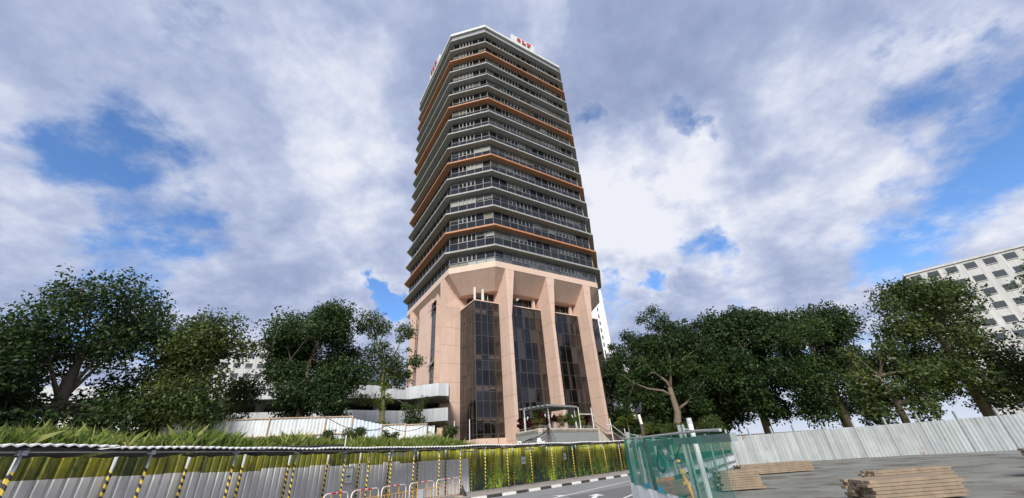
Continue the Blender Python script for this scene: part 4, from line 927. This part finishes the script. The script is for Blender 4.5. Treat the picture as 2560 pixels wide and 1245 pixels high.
tag(G().tube([(-3.62, 23.95, .12), (-3.62, 23.95, .2), (-3.62, 23.95, .46), (-3.62, 23.95, .62)], [.24, .2, .06, .03], 10).build('cone_base', black, org=(-3.62, 23.95, .12)), 'black rubber cone shaped base at the right end of the barriers', 'base')

# ------------------------------------------------------------------ work site enclosure at the right
NW = [(2.34, 10.23), (2.22, 9.1), (2.16, 8.0), (2.14, 6.6), (2.13, 5.2), (2.12, 4.6)]
nw = thing('sheet_wall', 'low white corrugated sheet wall curving towards the road corner in the right foreground', 'wall', (2.2, 9, 0))
FWp = [(2.34, 10.23), (3.11, 12.37), (4.26, 14.7), (5.83, 17.77), (7.57, 20.67), (9.09, 23.2), (11.5, 27.2), (14.0, 31.3), (17, 36)]
FW2 = [(17, 36), (23, 36.5), (31, 33.5), (40, 27.5), (50, 19), (60, 8), (66, -8)]
for a, b in zip(NW, NW[1:]):
    aa, bb = Vector(a), Vector(b); n = max(1, round((bb - aa).length / .9))
    for k in range(n): corr(bb + (aa - bb) * (n - k) / n, bb + (aa - bb) * (n - k - 1) / n, 0, 1.0, whitew, par=nw)
fs_ = thing('site_fence', 'white corrugated sheet fence with dark rails and steel posts along the road side', 'fence', (5, 16, 0))
for a, b in zip(FWp, FWp[1:]):
    aa, bb = Vector(a), Vector(b); n = max(1, round((bb - aa).length / 1.2)); d = (bb - aa).normalized(); nn = Vector((d.y, -d.x)) * .06
    for k in range(n): corr(aa + (bb - aa) * k / n, aa + (bb - aa) * (k + 1) / n, 0, .98, whitew, par=fs_)
    for z in (.98, .45, .06): G().bar((*(aa + nn), z), (*(bb + nn), z), .06, .08).build('rail', steelg, fs_)
    G().bar((*(aa + nn * 2), 0), (*(aa + nn * 2), 2.02), .08, .07).build('post', mat('post_grey', (.27, .30, .28), .5, .15, 5), fs_)
fb = thing('site_fence', 'tall white sheet fence closing the far side of the work site below the right trees', 'fence', (31, 33.5, 0))
for a, b in zip(FW2, FW2[1:]):
    aa, bb = Vector(a), Vector(b); n = max(1, round((bb - aa).length / 2.4))
    for k in range(n): corr(aa + (bb - aa) * k / n, aa + (bb - aa) * (k + 1) / n, 0, 2.2, mat('sheet_grey', (.40, .43, .43), .6, .15, .8, streak=.35, dirt=((.26, .2, .15), 1.4, .6)), par=fb); G().bar((*(aa + (bb - aa) * k / n), 0), (*(aa + (bb - aa) * k / n), 2.75), .12, .12).build('post', galv, fb)
# netting: chain-link wires plus green debris net
netm = bpy.data.materials.new('green_net'); netm.use_nodes = True; t = NT(netm.node_tree)
gp_ = t.n('ShaderNodeNewGeometry').outputs['Position']
al = t.mr(t.noise(gp_, 1.3, 4), .35, .65, .22, .60)
c_ = t.ramp(t.noise(gp_, 3.0, 3), [(.3, (.008, .25, .165)), (.7, (.03, .48, .33))])
ms = t.n('ShaderNodeMixShader', i_0=.5, i_1=t.n('ShaderNodeBsdfDiffuse', i_0=c_), i_2=t.n('ShaderNodeBsdfTranslucent', i_0=c_))
t.n('ShaderNodeOutputMaterial', i_0=t.n('ShaderNodeMixShader', i_0=al, i_1=t.n('ShaderNodeBsdfTransparent'), i_2=ms))
netd = bpy.data.materials.new('green_net_fold'); netd.use_nodes = True; t = NT(netd.node_tree)
t.n('ShaderNodeOutputMaterial', i_0=t.n('ShaderNodeMixShader', i_0=.85, i_1=t.n('ShaderNodeBsdfTransparent'), i_2=t.n('ShaderNodeBsdfDiffuse', i_0=(.01, .26, .18, 1))))
wire = mat('net_wire', (.30, .42, .37), .5)
def net(name, label, path, zb, zt, mesh_pitch, alpha_m, wires=True):
    tn = thing(name, label, 'netting', (*path[0], zb)); g = G(); pts = resample(path, .15); n = len(pts); V = []; nz = 8
    for k, p in enumerate(pts):
        for j in range(nz + 1): V.append((p[0] + .03 * sin(k * .9 + j), p[1], zb + (zt(k / n) - zb) * j / nz))
    g.add(V, [(k * (nz + 1) + j, (k + 1) * (nz + 1) + j, (k + 1) * (nz + 1) + j + 1, k * (nz + 1) + j + 1) for k in range(n - 1) for j in range(nz)])
    g.build('debris_net', alpha_m, tn, kind='stuff', smooth=True)
    if wires:
        g = G(); ps = resample(path, mesh_pitch); w = .0035
        for k in range(len(ps) - 1):
            a, b = Vector(ps[k]), Vector(ps[k + 1]); z = zb; top = zt(k / len(ps)); j = 0; w = .003 if mesh_pitch < .1 else .006
            while z < top - mesh_pitch:
                z2 = z + mesh_pitch * .9
                for (p, za), (q, zb_) in ((((a), z), ((b), z2)), (((b), z), ((a), z2))):
                    g.add([(*p, za - w), (*q, zb_ - w), (*q, zb_ + w), (*p, za + w)], [(0, 1, 2, 3)])
                z = z2; j += 1
        g.build('chain_link', wire, tn, kind='stuff')
    g = G().tube([(*p, zt(i / len(path)) ) for i, p in enumerate(path)], .018, 6); g.build('top_wire', galv, tn)
    return tn
# the near netting hangs above the curved wall, its end folded double at the corner
n1_ = net('site_netting', 'green netting hung above the white sheet wall in the right foreground', NW, .98, lambda k: 1.88 - .16 * k, .075, netm)
G().hexa([(2.34, 10.22, .98), (2.43, 10.2, .98), (2.45, 10.24, .98), (2.36, 10.26, .98), (2.36, 10.22, 1.9), (2.42, 10.2, 1.9), (2.44, 10.24, 1.9), (2.38, 10.26, 1.9)]).build('folded_end', netd, n1_)
net('site_netting', 'green netting on the sheet fence along the road behind the pipes', [(p[0] + .12, p[1]) for p in FWp], .98, lambda k: 2.0, .2, netm, True)
G().bar((2.42, 10.15, 1.735), (2.24, 4.6, 1.67), .07, .085).build('steel_beam', steelg, org=(2.4, 10, 1.7)); tag(bpy.data.objects['steel_beam'], 'horizontal grey steel beam running along the top of the near netting', 'beam')
pr = lambda y: (2.30, y)
for i, y in enumerate((9.9, 9.2, 8.7)):
    lb = ('steel post of the near netting closest to the folded corner', 'second steel post from the folded netting corner', 'third steel post from the folded netting corner')[i]
    tag(G().bar((2.36, y, 0), (2.36, y, 1.84), .05, .05).build('netting_post', mat('post_grey', (.27, .30, .28)), org=(2.36, y, 0)), lb, 'post')
hb = thing('steel_post', 'tall galvanised channel section post nearest the camera at the right', 'post', (2.5, 6.75, 0))
G().bar((2.48, 6.75, 0), (2.50, 6.75, 1.93), .02, .11).build('web', steelg, hb); G().bar((2.48, 6.70, 0), (2.50, 6.70, 1.93), .09, .015).build('flange', steelg, hb); G().bar((2.48, 6.80, 0), (2.50, 6.80, 1.93), .09, .015).build('flange', steelg, hb)
wp = thing('white_tube_post', 'white round tube post with a clear cap behind the channel post', 'post', (3.3, 8.37, 0))
G().tube([(3.3, 8.37, 0), (3.3, 8.37, 2.02)], .05, 10).build('tube', white, wp); G().tube([(3.3, 8.37, 2.02), (3.3, 8.37, 2.12)], [.055, .05], 10).build('cap', mat('cap_grey', (.5, .52, .54), .3), wp); G().tube([(2.5, 6.8, 1.88), (3.3, 8.37, 1.9), (3.5, 8.6, 1.87)], .012, 6).build('arm', white, wp)
dp = thing('leaning_pole', 'dark rusty pole with a small solar panel on top at the netting', 'pole', (2.24, 8.0, 0))
G().tube([(2.27, 8.0, 0), (2.24, 8.0, 1.3), (2.23, 8.0, 2.12)], [.04, .038, .03], 8).build('pole', mat('dark_pole', (.06, .045, .04), .7, .4, 6), dp); G().tube([(2.235, 7.985, 2.05), (2.215, 7.985, 2.22)], .028, 8).build('sleeve', mat('cream_sleeve', (.75, .70, .60), .5), dp)
G().hexa([(2.14, 7.98, 2.24), (2.25, 7.98, 2.26), (2.32, 8.06, 2.30), (2.20, 8.1, 2.28), (2.16, 7.97, 2.30), (2.28, 7.97, 2.42), (2.34, 8.05, 2.46), (2.22, 8.09, 2.34)]).build('solar_panel', mat('panel_dark', (.02, .022, .03), .25), dp)
# coil of cable
g = G()
for k in range(9):
    ry, rz_ = .055 + .012 * random.random() * 3, .15 + .03 * random.random(); ox = random.uniform(-.015, .015); g.tube([(2.30 + ox + .02 * sin(a * 2), 7.55 + ry * 2.2 * cos(a) + ox, 1.44 + rz_ * sin(a) + ox) for a in [2 * pi * q / 16 for q in range(17)]], .008, 5, cap=False)
cc = g.build('cable_coil', mat('coil_black', (.015, .03, .03), .5), org=(2.3, 7.5, 1.4)); tag(cc, 'coil of dark cable hung beside the leaning pole', 'cable coil')
cable([(2.33, 7.6, 1.68), (2.33, 7.3, 1.45), (2.33, 6.9, 1.42), (2.33, 6.4, 1.70)], .010, 'dark cable looping under the horizontal steel beam')
# pipes
for i, (a, b, r, lb) in enumerate((((3.25, 12.1, .80), (4.65, 13.25, .84), .085, 'rusty orange ribbed pipe, rearmost on top of the pile'), ((3.15, 11.7, .74), (4.5, 12.8, .78), .085, 'rusty ribbed pipe second from the rear of the pile'),
      ((3.05, 11.25, .66), (4.3, 12.25, .70), .085, 'brown ribbed pipe in the front middle of the pile'), ((3.0, 10.85, .60), (4.2, 11.85, .62), .085, 'brown ribbed pipe at the very front of the pile'))):
    a, b = Vector(a), Vector(b); n = 60; g = G().tube([a + (b - a) * k / n for k in range(n + 1)], [r * (1.1 if k % 2 else .93) for k in range(n + 1)], 10)
    tag(g.build('ribbed_pipe', mat('rust_orange', (.34, .13, .06), .85, .3, 8) if i == 0 else mat('rust_brown', (.17, .085, .07), .85, .35, 8), org=a), lb, 'pipe', 'ribbed pipes stacked inside the work site')
g = G(); g.box(3.2, 3.4, 11, 12.3, 0, .5); g.box(4.0, 4.2, 11.6, 13, 0, .52); tag(g.build('pipe_rack', rust, org=(3.6, 11.8, 0)), 'low rusty trestles under the ribbed pipes', 'rack')
g = G(); pts = rng.normal(size=(1, 3))
V = []; nu, nv = 12, 7
for u in range(nu):
    for v in range(nv): a = 2 * pi * u / nu; e = pi / 2 * v / (nv - 1); rr = 1 + .25 * random.random(); V.append((2.75 + .22 * rr * cos(a) * cos(e), 10.1 + .28 * rr * sin(a) * cos(e), .78 + .16 * rr * sin(e)))
g.add(V, [(u * nv + v, ((u + 1) % nu) * nv + v, ((u + 1) % nu) * nv + v + 1, u * nv + v + 1) for u in range(nu) for v in range(nv - 1)]); tag(g.build('tarpaulin', mat('tarp_blue', (.03, .16, .55), .5, .2, 8), org=(2.7, 10.1, .78)), 'crumpled blue tarpaulin inside the wall corner', 'tarpaulin')
g = G().box(2.5, 3.0, 9.8, 10.5, 0, .76); tag(g.build('crate', steelg, org=(2.7, 10.1, 0)), 'low grey box under the blue tarpaulin', 'box')
ys = thing('yellow_prop', 'leaning yellow steel prop with clamps beside the channel post', 'prop', (3.0, 8.5, 0))
G().tube([(2.82, 8.55, 1.5), (2.98, 8.49, 1.2), (3.2, 8.45, .9)], .018, 6).build('rod', steelg, ys); G().tube([(2.93, 8.5, 1.25), (3.0, 8.48, 1.0), (3.08, 8.45, .55), (3.12, 8.4, 0)], .035, 8).build('leg', yelp, ys)
G().box(2.90, 3.0, 8.45, 8.55, 1.17, 1.23).build('clamp', yelp, ys); G().box(2.89, 2.96, 8.46, 8.53, 1.37, 1.41).build('clamp', yelp, ys); G().box(2.90, 3.0, 8.44, 8.54, 1.0, 1.05).build('clamp', yelp, ys); G().bar((2.8, 8.5, 1.12), (3.6, 8.9, 1.2), .05, .07).build('crossbar', black, ys)
g = G(); g.add([(2.2, 9.8, .012), (2.2, -2, .012), (30, -2, .012), (30, 45, .012), (18, 36.5, .012), (9.4, 23.0, .012), (3.3, 12.2, .012)], [tuple(range(7))]); tag(g.build('worksite_ground', mat('site_ground', (.19, .19, .165), .95, .4, .35, .6, 25, dirt=((.10, .085, .065), .55, .5))), kind='structure')

for i, (x, y, w, d, h) in enumerate(((9, 12, 2.4, 1.2, .5), (13, 17, 3.0, .8, .35), (7.5, 17.5, 1.6, 1.0, .7), (17, 14, 2.0, 1.5, .8), (12, 25, 4, .9, .5))):
    st_ = thing('plank_stack', ('stack of weathered planks lying nearest on the work site', 'long low stack of planks in the middle of the work site', 'short tall stack of planks near the road side fence', 'broad stack of planks at the right of the work site', 'long stack of planks before the far grey fence')[i], 'planks', (x, y, 0), 'plank stacks on the work site')
    k = 0; z = .06
    while z < h:
        for q in range(int(d / .22)):
            G().box(x + random.uniform(-.1, .1), x + w + random.uniform(-.1, .1), y + q * .22, y + q * .22 + .19, z, z + .07).build('plank', mat('old_timber', (.26, .20, .14), .9, .3, 3), st_)
        z += .08
# ------------------------------------------------------------------ the walker beyond the netting
def skin_mesh(name, verts, edges, radii, mats, root=0, sub=1):
    me = bpy.data.meshes.new(name); me.from_pydata(verts, edges, []); o = bpy.data.objects.new(name, me); COL.objects.link(o)
    md = o.modifiers.new('s', 'SKIN'); md.use_smooth_shade = True; sv_ = me.skin_vertices[0].data
    for i, r in enumerate(radii): sv_[i].radius = (r, r) if not isinstance(r, tuple) else r
    for i in range(len(radii)): sv_[i].use_root = (i == root)
    o.modifiers.new('sub', 'SUBSURF').levels = sub; dg = bpy.context.evaluated_depsgraph_get(); dg.update(); m2 = bpy.data.meshes.new_from_object(o.evaluated_get(dg)); bpy.data.objects.remove(o); m2.materials.clear(); m2.materials.append(mats); m2.name = name; return m2
ps = thing('person', 'person in white shirt and blue jeans walking on the footpath behind the netting', 'person', (12.15, 38.1, .12), rz=radians(-60))
bv = [(0, 0, .92), (0, 0, 1.12), (0, 0, 1.36), (0, 0, 1.47), (0, .01, 1.53), (0, .01, 1.62), (-.1, 0, .88), (-.11, .08, .5), (-.11, -.02, .08), (-.11, .14, .03), (.1, 0, .88), (.11, -.02, .5), (.11, -.14, .1), (.11, .0, .03), (-.19, 0, 1.4), (-.23, .03, 1.14), (-.2, .16, .94), (-.19, .2, .86), (.19, 0, 1.4), (.24, -.05, 1.13), (.22, .06, .9), (.21, .1, .82)]
be = [(0, 1), (1, 2), (2, 3), (3, 4), (4, 5), (0, 6), (6, 7), (7, 8), (8, 9), (0, 10), (10, 11), (11, 12), (12, 13), (2, 14), (14, 15), (15, 16), (16, 17), (2, 18), (18, 19), (19, 20), (20, 21)]
br_ = [.13, .12, .14, .06, .08, .09, .085, .06, .045, .04, .085, .06, .045, .04, .06, .045, .032, .035, .06, .045, .032, .035]
part('body', skin_mesh('body', bv, be, br_, skin), ps)
part('shirt', skin_mesh('shirt', [bv[i] for i in (0, 1, 2, 14, 15, 18, 19)], [(0, 1), (1, 2), (2, 3), (3, 4), (2, 5), (5, 6)], [.155, .15, .17, .08, .06, .08, .06], white), ps)
part('jeans', skin_mesh('jeans', [bv[i] for i in (0, 6, 7, 8, 10, 11, 12)], [(0, 1), (1, 2), (2, 3), (0, 4), (4, 5), (5, 6)], [.15, .105, .08, .065, .105, .08, .065], mat('denim', (.05, .15, .30), .8)), ps)
part('hair', skin_mesh('hair', [(0, -.02, 1.62), (0, -.01, 1.68)], [(0, 1)], [.10, .085], black), ps)

# ------------------------------------------------------------------ trees
def tree(name, label, base, trunk, rad, limbs, clusters, size, m, bm, dens=1.0, group=None, extra=None):
    t_ = thing(name, label, 'tree', base, group); g = G(); g.tube(trunk, rad, 9); g.build('trunk', bm, t_, smooth=True)
    for pts, r in limbs: G().tube(pts, [r * (1 - .75 * k / (len(pts) - 1)) for k in range(len(pts))], 6).build('limb', bm, t_, smooth=True)
    twg = G()
    for c in clusters:
        c3 = Vector(c[:3]); best = min((Vector(p) for L in ([trunk] + [l[0] for l in limbs]) for p in L), key=lambda p: (p - c3).length)
        if c[3] > .5: mid = best.lerp(c3, .5) + Vector((0, 0, .2)); twg.tube([best, mid, c3], [.06 * size * 5, .04 * size * 5, .02], 5)
        for q in range(4):
            a = random.uniform(0, 2 * pi); e = random.uniform(-.3, 1.2); twg.tube([c3, c3 + Vector((cos(a) * cos(e), sin(a) * cos(e), sin(e))) * c[3] * .85], [.025 * size * 5, .01], 4)
    if twg.v: twg.build('twigs', bm, t_, kind='stuff')
    part('crown', leaves('crown', clusters, size, m, dens, base), t_)
    if extra: part('lower_foliage', leaves('lower_foliage', extra[0], size, extra[1], dens, base), t_)
    return t_
# slim tree before the car park
c2 = [(-14.4, 35.2, 14.5, 1.2, .8), (-13.3, 35.6, 13.8, .85, .8), (-15.2, 34.8, 13.7, .75, .8), (-14.0, 35.3, 13.1, .6, .7), (-11.3, 36.3, 13.6, .9, .7), (-10.8, 36.4, 13.2, .55, .7), (-11.7, 36.2, 12.7, .45, .6), (-13.7, 35.4, 11.5, 1.2, .55), (-12.4, 35.9, 10.7, 1.3, .6),
      (-14.6, 35.1, 10.4, 1.05, .55), (-14.5, 35.1, 9.5, .95, .55), (-13.7, 35.5, 9.8, .85, .6), (-11.7, 36.2, 10, 1.0, .7), (-11.3, 36.3, 8.9, .9, .7), (-12.2, 36, 9, 1, .8), (-10.1, 36.6, 10.6, .75, 1.0), (-10.7, 36.5, 9.4, .45, .7), (-15.3, 34.8, 11.2, .6, .5), (-12.9, 35.8, 12.1, .5, .5), (-10.9, 36.4, 11.7, .35, .4)]
tree('slim_tree', 'slim open crowned tree with mossy trunk standing before the car park bands', (-12.5, 35.9, 3.2), [(-12.5, 35.9, 3.0), (-12.6, 35.85, 5.2), (-12.7, 35.8, 7.6), (-12.9, 35.8, 9.5), (-12.8, 35.8, 11.0)], [.30, .24, .2, .16, .09],
     [([(-12.9, 35.8, 9.5), (-13.3, 35.6, 11.2), (-13.7, 35.5, 12.4), (-14.2, 35.3, 14.0)], .13), ([(-13.5, 35.5, 12.0), (-13.3, 35.6, 13.0), (-13.2, 35.6, 13.7)], .07), ([(-12.8, 35.8, 10.3), (-12.0, 36.0, 11.3), (-11.6, 36.2, 12.6), (-11.3, 36.3, 13.3)], .09),
      ([(-12.85, 35.8, 9.0), (-13.8, 35.4, 10.2), (-15.0, 35.0, 11.8)], .09), ([(-12.8, 35.8, 8.6), (-11.6, 36.2, 9.6), (-10.5, 36.5, 10.4)], .07)], [(a[0], a[1], a[2], a[3] * 1.12, a[4] * 1.35) for a in c2], .17, leaf_mid, barky, 1.0,
     extra=([(-12.3, 36, 7.2, .55, .8), (-13.1, 35.7, 7.1, .8, .7), (-12.7, 35.8, 8.3, .5), (-12.7, 35.8, 6.4, .35), (-12.6, 35.9, 5.1, .5), (-14.3, 35.2, 7.2, .7, .6), (-12.7, 35.8, 9.6, .4), (-12.2, 36, 5.0, .4)], leaf_yel))
tree('bushy_sapling', 'small bushy sapling beside the right end of the lower car park band', (-9.9, 37, 3.2), [(-9.9, 37, 3.0), (-9.9, 37, 5.0), (-10, 37, 6)], [.1, .08, .04], [([(-9.9, 37, 4.6), (-9.4, 37, 6.2), (-9.0, 36.9, 7.1)], .05), ([(-9.9, 37, 5), (-11, 36.8, 6.8), (-11.8, 36.6, 7.3), (-12.3, 36.5, 6.9)], .06)],
     [(-10.2, 36.7, 6.0, .85), (-9.6, 36.9, 5.3, .7), (-10.4, 36.8, 5.2, .7), (-9.1, 36.9, 7.0, .45), (-9.5, 36.9, 6.4, .45), (-10.9, 36.7, 6.6, .4, .6), (-9.9, 36.8, 4.7, .6)], .15, leaf_mid, bark, 1.0)
def blobtree(name, label, x, y, z0, top, r, size, m, n=26, dens=1.0, group='trees around the site', lowr=.3):
    random.seed(int(x * 7 + y)); cl = []; h = top - z0
    for k in range(n):
        u = random.random(); zc = z0 + h * (lowr + (.93 - lowr) * u); rr = r * sqrt(max(.1, 1 - ((u - .42) / .72) ** 2)); a = random.uniform(0, 2 * pi); q = rr * random.uniform(.35, .85); cl.append((x + q * cos(a), y + q * sin(a), zc, r * random.uniform(.26, .42), 1))
    tr = [(x, y, z0 - .5), (x + .1, y, z0 + h * .3), (x - .1, y + .1, z0 + h * .6)]
    return tree(name, label, (x, y, z0), tr, [r * .09, r * .07, r * .03], [([tr[1], Vector(tr[1]).lerp(Vector(c[:3]), .6)], r * .03) for c in cl[:5]], cl, size, m, bark, dens, group)
blobtree('dense_tree', 'dense dark tree filling the left edge before the white fence', -17.9, 31.9, 3.0, 15.2, 4.3, .19, leaf_dark, 46, 1.15, lowr=.16)
blobtree('dense_tree', 'lower dark tree left of the dense one at the fence', -23.5, 28.0, 3, 12.5, 4.5, .19, leaf_mid, 34, .8, lowr=.16)
blobtree('dense_tree', 'tall dark tree farther left along the bank', -29, 24.0, 3, 15.0, 5.2, .2, leaf_dark, 34, .7, lowr=.16)
blobtree('dense_tree', 'broad tree at the far left end of the bank', -33, 15, 2, 13.5, 5.5, .2, leaf_mid, 34, .7, lowr=.16)
blobtree('dense_tree', 'low tree behind the left car park parapet', -22, 55, 8, 13.5, 4.0, .3, leaf_mid, 20, .7)
# large tree at the right
cr = [(20.3, 54.3, 19.8, 1.0, .8), (19.0, 54.8, 19.0, 1.05, .5), (21.3, 54, 18.5, 1.2, .6), (20.1, 54.4, 17.5, 1.3, .65), (18.2, 55.1, 18.6, .6, .6), (21.6, 53.8, 17.2, 1.1), (16.2, 55.7, 16.6, 1.1), (14.6, 56.1, 14.6, 1.4), (13.6, 56.4, 13.4, 1.2), (13.7, 56.4, 15.4, .45), (17.5, 55.3, 15.3, 1.8), (19.8, 54.5, 14.8, 1.9),
      (22.2, 53.6, 14.7, 1.8), (24.2, 52.7, 15.5, 1.6), (25.2, 52.3, 16.6, .85), (24.0, 52.8, 17.5, .4), (17.1, 55.4, 12.3, 2.1), (19.9, 54.5, 11.8, 2.0, .8), (22.5, 53.5, 11.5, 2.0), (15.3, 56, 10.1, 1.9), (14.4, 56.2, 7.9, 1.4), (17.0, 56.5, 8.3, 1.9), (22.6, 53.4, 8.5, 1.6), (23.0, 53.2, 6.4, 1.3), (13.3, 56.5, 12, .95), (13.2, 56.5, 8.8, .6), (25.5, 52.3, 13, 2), (25.6, 52.4, 10, 2), (13.9, 56.3, 6.4, .9)]
tree('spreading_tree', 'large spreading tree with forked pale trunk right of the stairs', (19.9, 54.4, 3.0), [(19.7, 54.5, 2.6), (19.8, 54.5, 4.1), (20.25, 54.4, 5.8), (20.1, 54.4, 7.7), (20.05, 54.4, 8.9)], [.62, .52, .42, .36, .3],
     [([(20.05, 54.4, 8.8), (19.8, 54.3, 9.7), (18.8, 54.6, 10.8), (17.6, 55, 12.5)], .26), ([(20.1, 54.4, 8.7), (20.5, 54.2, 10.4), (21.0, 54, 13), (20.6, 54.3, 16.5)], .24), ([(20.1, 54.4, 7.7), (18.9, 54.0, 8.5), (17.1, 54.2, 8.9), (15.5, 54.6, 9.8)], .2), ([(20.2, 54.4, 6.0), (21.5, 53.6, 6.8), (23.2, 53, 8.3)], .22), ([(18.8, 54.6, 10.8), (18.2, 54.3, 11.0), (17.4, 54.6, 10.6)], .1), ([(20.6, 54.2, 11), (22.5, 53.4, 12.4), (24.5, 52.6, 13.4)], .15)],
     [(a[0], a[1], a[2], a[3] * 1.12, a[4] if len(a) > 4 else 1) for a in cr], .25, leaf_dark, bark, 1.15, 'trees around the site')
blobtree('background_tree', 'dark tree behind the large spreading tree, nearest the tower', 16.8, 61, 3, 15.5, 4.2, .32, leaf_dark, 48, 1.5, lowr=.06)
blobtree('background_tree', 'dark tree close behind the big tree on its left side', 21, 60, 3, 17.5, 5.0, .32, leaf_dark, 50, 1.5, lowr=.06)
blobtree('background_tree', 'dark tree behind the trunk of the spreading tree', 26, 60, 3, 18.5, 5.6, .34, leaf_dark, 52, 1.5, lowr=.06)
blobtree('background_tree', 'dark tree at the right behind the white tube post', 32, 56, 3, 19.5, 6.2, .34, leaf_dark, 50, 1.4, lowr=.08)
blobtree('background_tree', 'broad dark tree right of the photo centre group', 38, 50, 3, 19, 6.5, .27, leaf_dark, 40, 1.0, lowr=.1)
blobtree('background_tree', 'green tree in the right distance beyond the site', 46, 42, 2, 17, 6, .27, leaf_mid, 38, .8, lowr=.1)
blobtree('background_tree', 'pale green tree farthest to the right', 50, 30, 1, 15, 6, .25, leaf_mid, 38, .8, lowr=.1)
blobtree('background_tree', 'small round tree before the far right trees', 34, 38, 1.5, 9.5, 3.6, .28, leaf_mid, 24, .8, lowr=.15)
for x, y, z, h, n, lb in ((11.9, 48.2, 2.2, 3.9, 26, 'upright feathery palm right of the stair landing'), (13.9, 46.0, 2.0, 2.5, 26, 'low spreading palm before the spreading tree trunk'), (15.4, 45.0, 2.0, 1.9, 22, 'low palm clump left of the big tree trunk base'), (18.5, 47.0, 2.0, 2.0, 22, 'low green palm clump right of the big tree trunk base')):
    pt = thing('palm', lb, 'palm', (x, y, z), 'palms beyond the shelter'); G().tube([(x, y, z - .3), (x, y, z + h * .7)], [.12, .07], 7).build('trunk', bark, pt)
    V = []; T = []
    for k in range(n):
        az = random.uniform(0, 2 * pi); el = random.uniform(.1, 1.35); L = random.uniform(1.3, 2.0); c0 = np.array([x, y, z + h * random.uniform(.45, .72)]); pv_ = c0
        for q in range(14):
            u = q / 13; e = el - 1.5 * u * u; p2 = c0 + np.array([cos(az) * L * u * cos(el * .6), sin(az) * L * u * cos(el * .6), L * (u * sin(el) - .55 * u * u)])
            for sgn in (-1, 1):
                sd_ = np.array([-sin(az), cos(az), -.35]) * sgn * .38 * (1 - .6 * abs(u - .45) * 2 * .8); w_ = np.array([cos(az), sin(az), 0]) * .045; V.append([p2 - w_, p2 + sd_ * .5 + w_ * .4, p2 + sd_ + w_ * 2.2, p2 + sd_ * .5 + w_ * 2.2]); T.append(.35 + .4 * random.random())
    part('fronds', quads('fronds', np.array(V) - np.array([x, y, z]), np.array(T), leaf_yel if h > 2.2 else leaf_mid), pt)
shrub('bush', 'low dark bush at the foot of the right trees', 'bush', 17.0, 46.5, 2.2, 1.6, 1.8, leaf_mid, .18, 1.5)
shrub('bush', 'round bush right of the spreading tree foot', 'bush', 20.5, 47.0, 2.2, 1.8, 2.2, leaf_mid, .18, 1.5)
shrub('bush', 'weedy bluish shrub at the left pillar foot', 'bush', -5.9, 32.0, 3.0, .8, 1.3, leaf_mid, .12, 1.2)
shrub('weed_clump', 'tall dark weeds before the bluish fence sheets', 'weeds', -11.7, 28.6, 3.1, .8, 1.3, leaf_mid, .10, 1.0)
shrub('weed_clump', 'leafy weeds before the left white fence panel', 'weeds', -13.2, 27.6, 3.0, .8, 1.2, leaf_mid, .10, 1.0)
shrub('weed_clump', 'weeds right of the rusty middle fence post', 'weeds', -9.6, 29.3, 3.1, .6, 1.0, leaf_mid, .10, 1.0)

# ------------------------------------------------------------------ buildings behind
bt = thing('white_tower', 'tall white residential tower behind the right edge of the office tower', 'tower', (30, 160, 0))
c0 = Vector((35.9, 152)); dx = Vector((.97, .22)); dy = Vector((-.22, .97))
Q2 = lambda a, b: (c0 + dx * a + dy * b)
G().prism([tuple(Q2(*p)) for p in ((-12, 0), (1.4, 0), (1.4, 16), (-12, 16))], 0, 64).build('wall', towerw, bt)
for z in range(9, 62, 3):
    for a in (-2.0,):
        p = Q2(a, 0); q = Q2(a + .55, 0); n = Vector((.22, -.97)) * .03
        w_ = G().hexa([(*(p + n), z), (*(q + n), z), (*q, z), (*p, z), (*(p + n), z + 1.7), (*(q + n), z + 1.7), (*q, z + 1.7), (*p, z + 1.7)]).build('window', mat('far_window', (.06, .07, .08), .2), bt)
for z in (24, 36, 48): p = Q2(1.4, 4); G().bar((*p, z), (*(p + dx * 1.0), z), .3, .2).build('bracket', concr, bt)
def block(name, label, x, y, w, d, h, rz_, m, rows, cols, wh=1.5, z0=0):
    b = thing(name, label, 'building', (x, y, z0)); ux = Vector((cos(rz_), sin(rz_))); uy = Vector((-sin(rz_), cos(rz_))); o = Vector((x, y)); P2 = lambda a, c: o + ux * a + uy * c
    G().prism([tuple(P2(*p)) for p in ((0, 0), (w, 0), (w, d), (0, d))], z0, z0 + h).build('wall', m, b); G().prism([tuple(P2(*p)) for p in ((-.3, -.3), (w + .3, -.3), (w + .3, d + .3), (-.3, d + .3))], z0 + h, z0 + h + .5).build('roof', m, b)
    for r in range(rows):
        for c in range(cols):
            a = w * (c + .5) / cols; z = z0 + h * (r + .4) / rows; p, q = P2(a - w / cols * .3, -.04), P2(a + w / cols * .3, -.04); p2, q2 = P2(a - w / cols * .3, .0), P2(a + w / cols * .3, .0)
            wo = G().hexa([(*p, z), (*q, z), (*q2, z), (*p2, z), (*p, z + wh), (*q, z + wh), (*q2, z + wh), (*p2, z + wh)]).build('window', mat('far_window', (.06, .07, .08), .2), b)
            G().hexa([(*(p - uy * .12), z - .18), (*(q - uy * .12), z - .18), (*q, z - .18), (*p, z - .18), (*(p - uy * .12), z - .04), (*(q - uy * .12), z - .04), (*q, z - .04), (*p, z - .04)]).build('sill', m, wo)
    return b
block('apartment_block', 'white apartment block seen through the gap between tower and trees', 25.5, 108, 26, 12, 24, -.05, mat('block_white', (.55, .55, .54), .8, .1, .3, streak=.25), 8, 9, 1.3)
block('cream_house', 'small cream house beyond the foot of the stairs', 15.6, 63.5, 8, 5, 2.6, -.05, mat('cream_wall', (.72, .64, .50), .7), 1, 3, 1.0, 2.8)
block('apartment_block', 'pale distant apartment block far left beyond the trees', -110, 120, 34, 14, 44, .5, mat('block_white'), 13, 10, 1.5)
block('apartment_block', 'pale distant apartment block far right beyond the site trees', 105, 95, 30, 14, 38, -.7, mat('block_white'), 11, 9, 1.5)
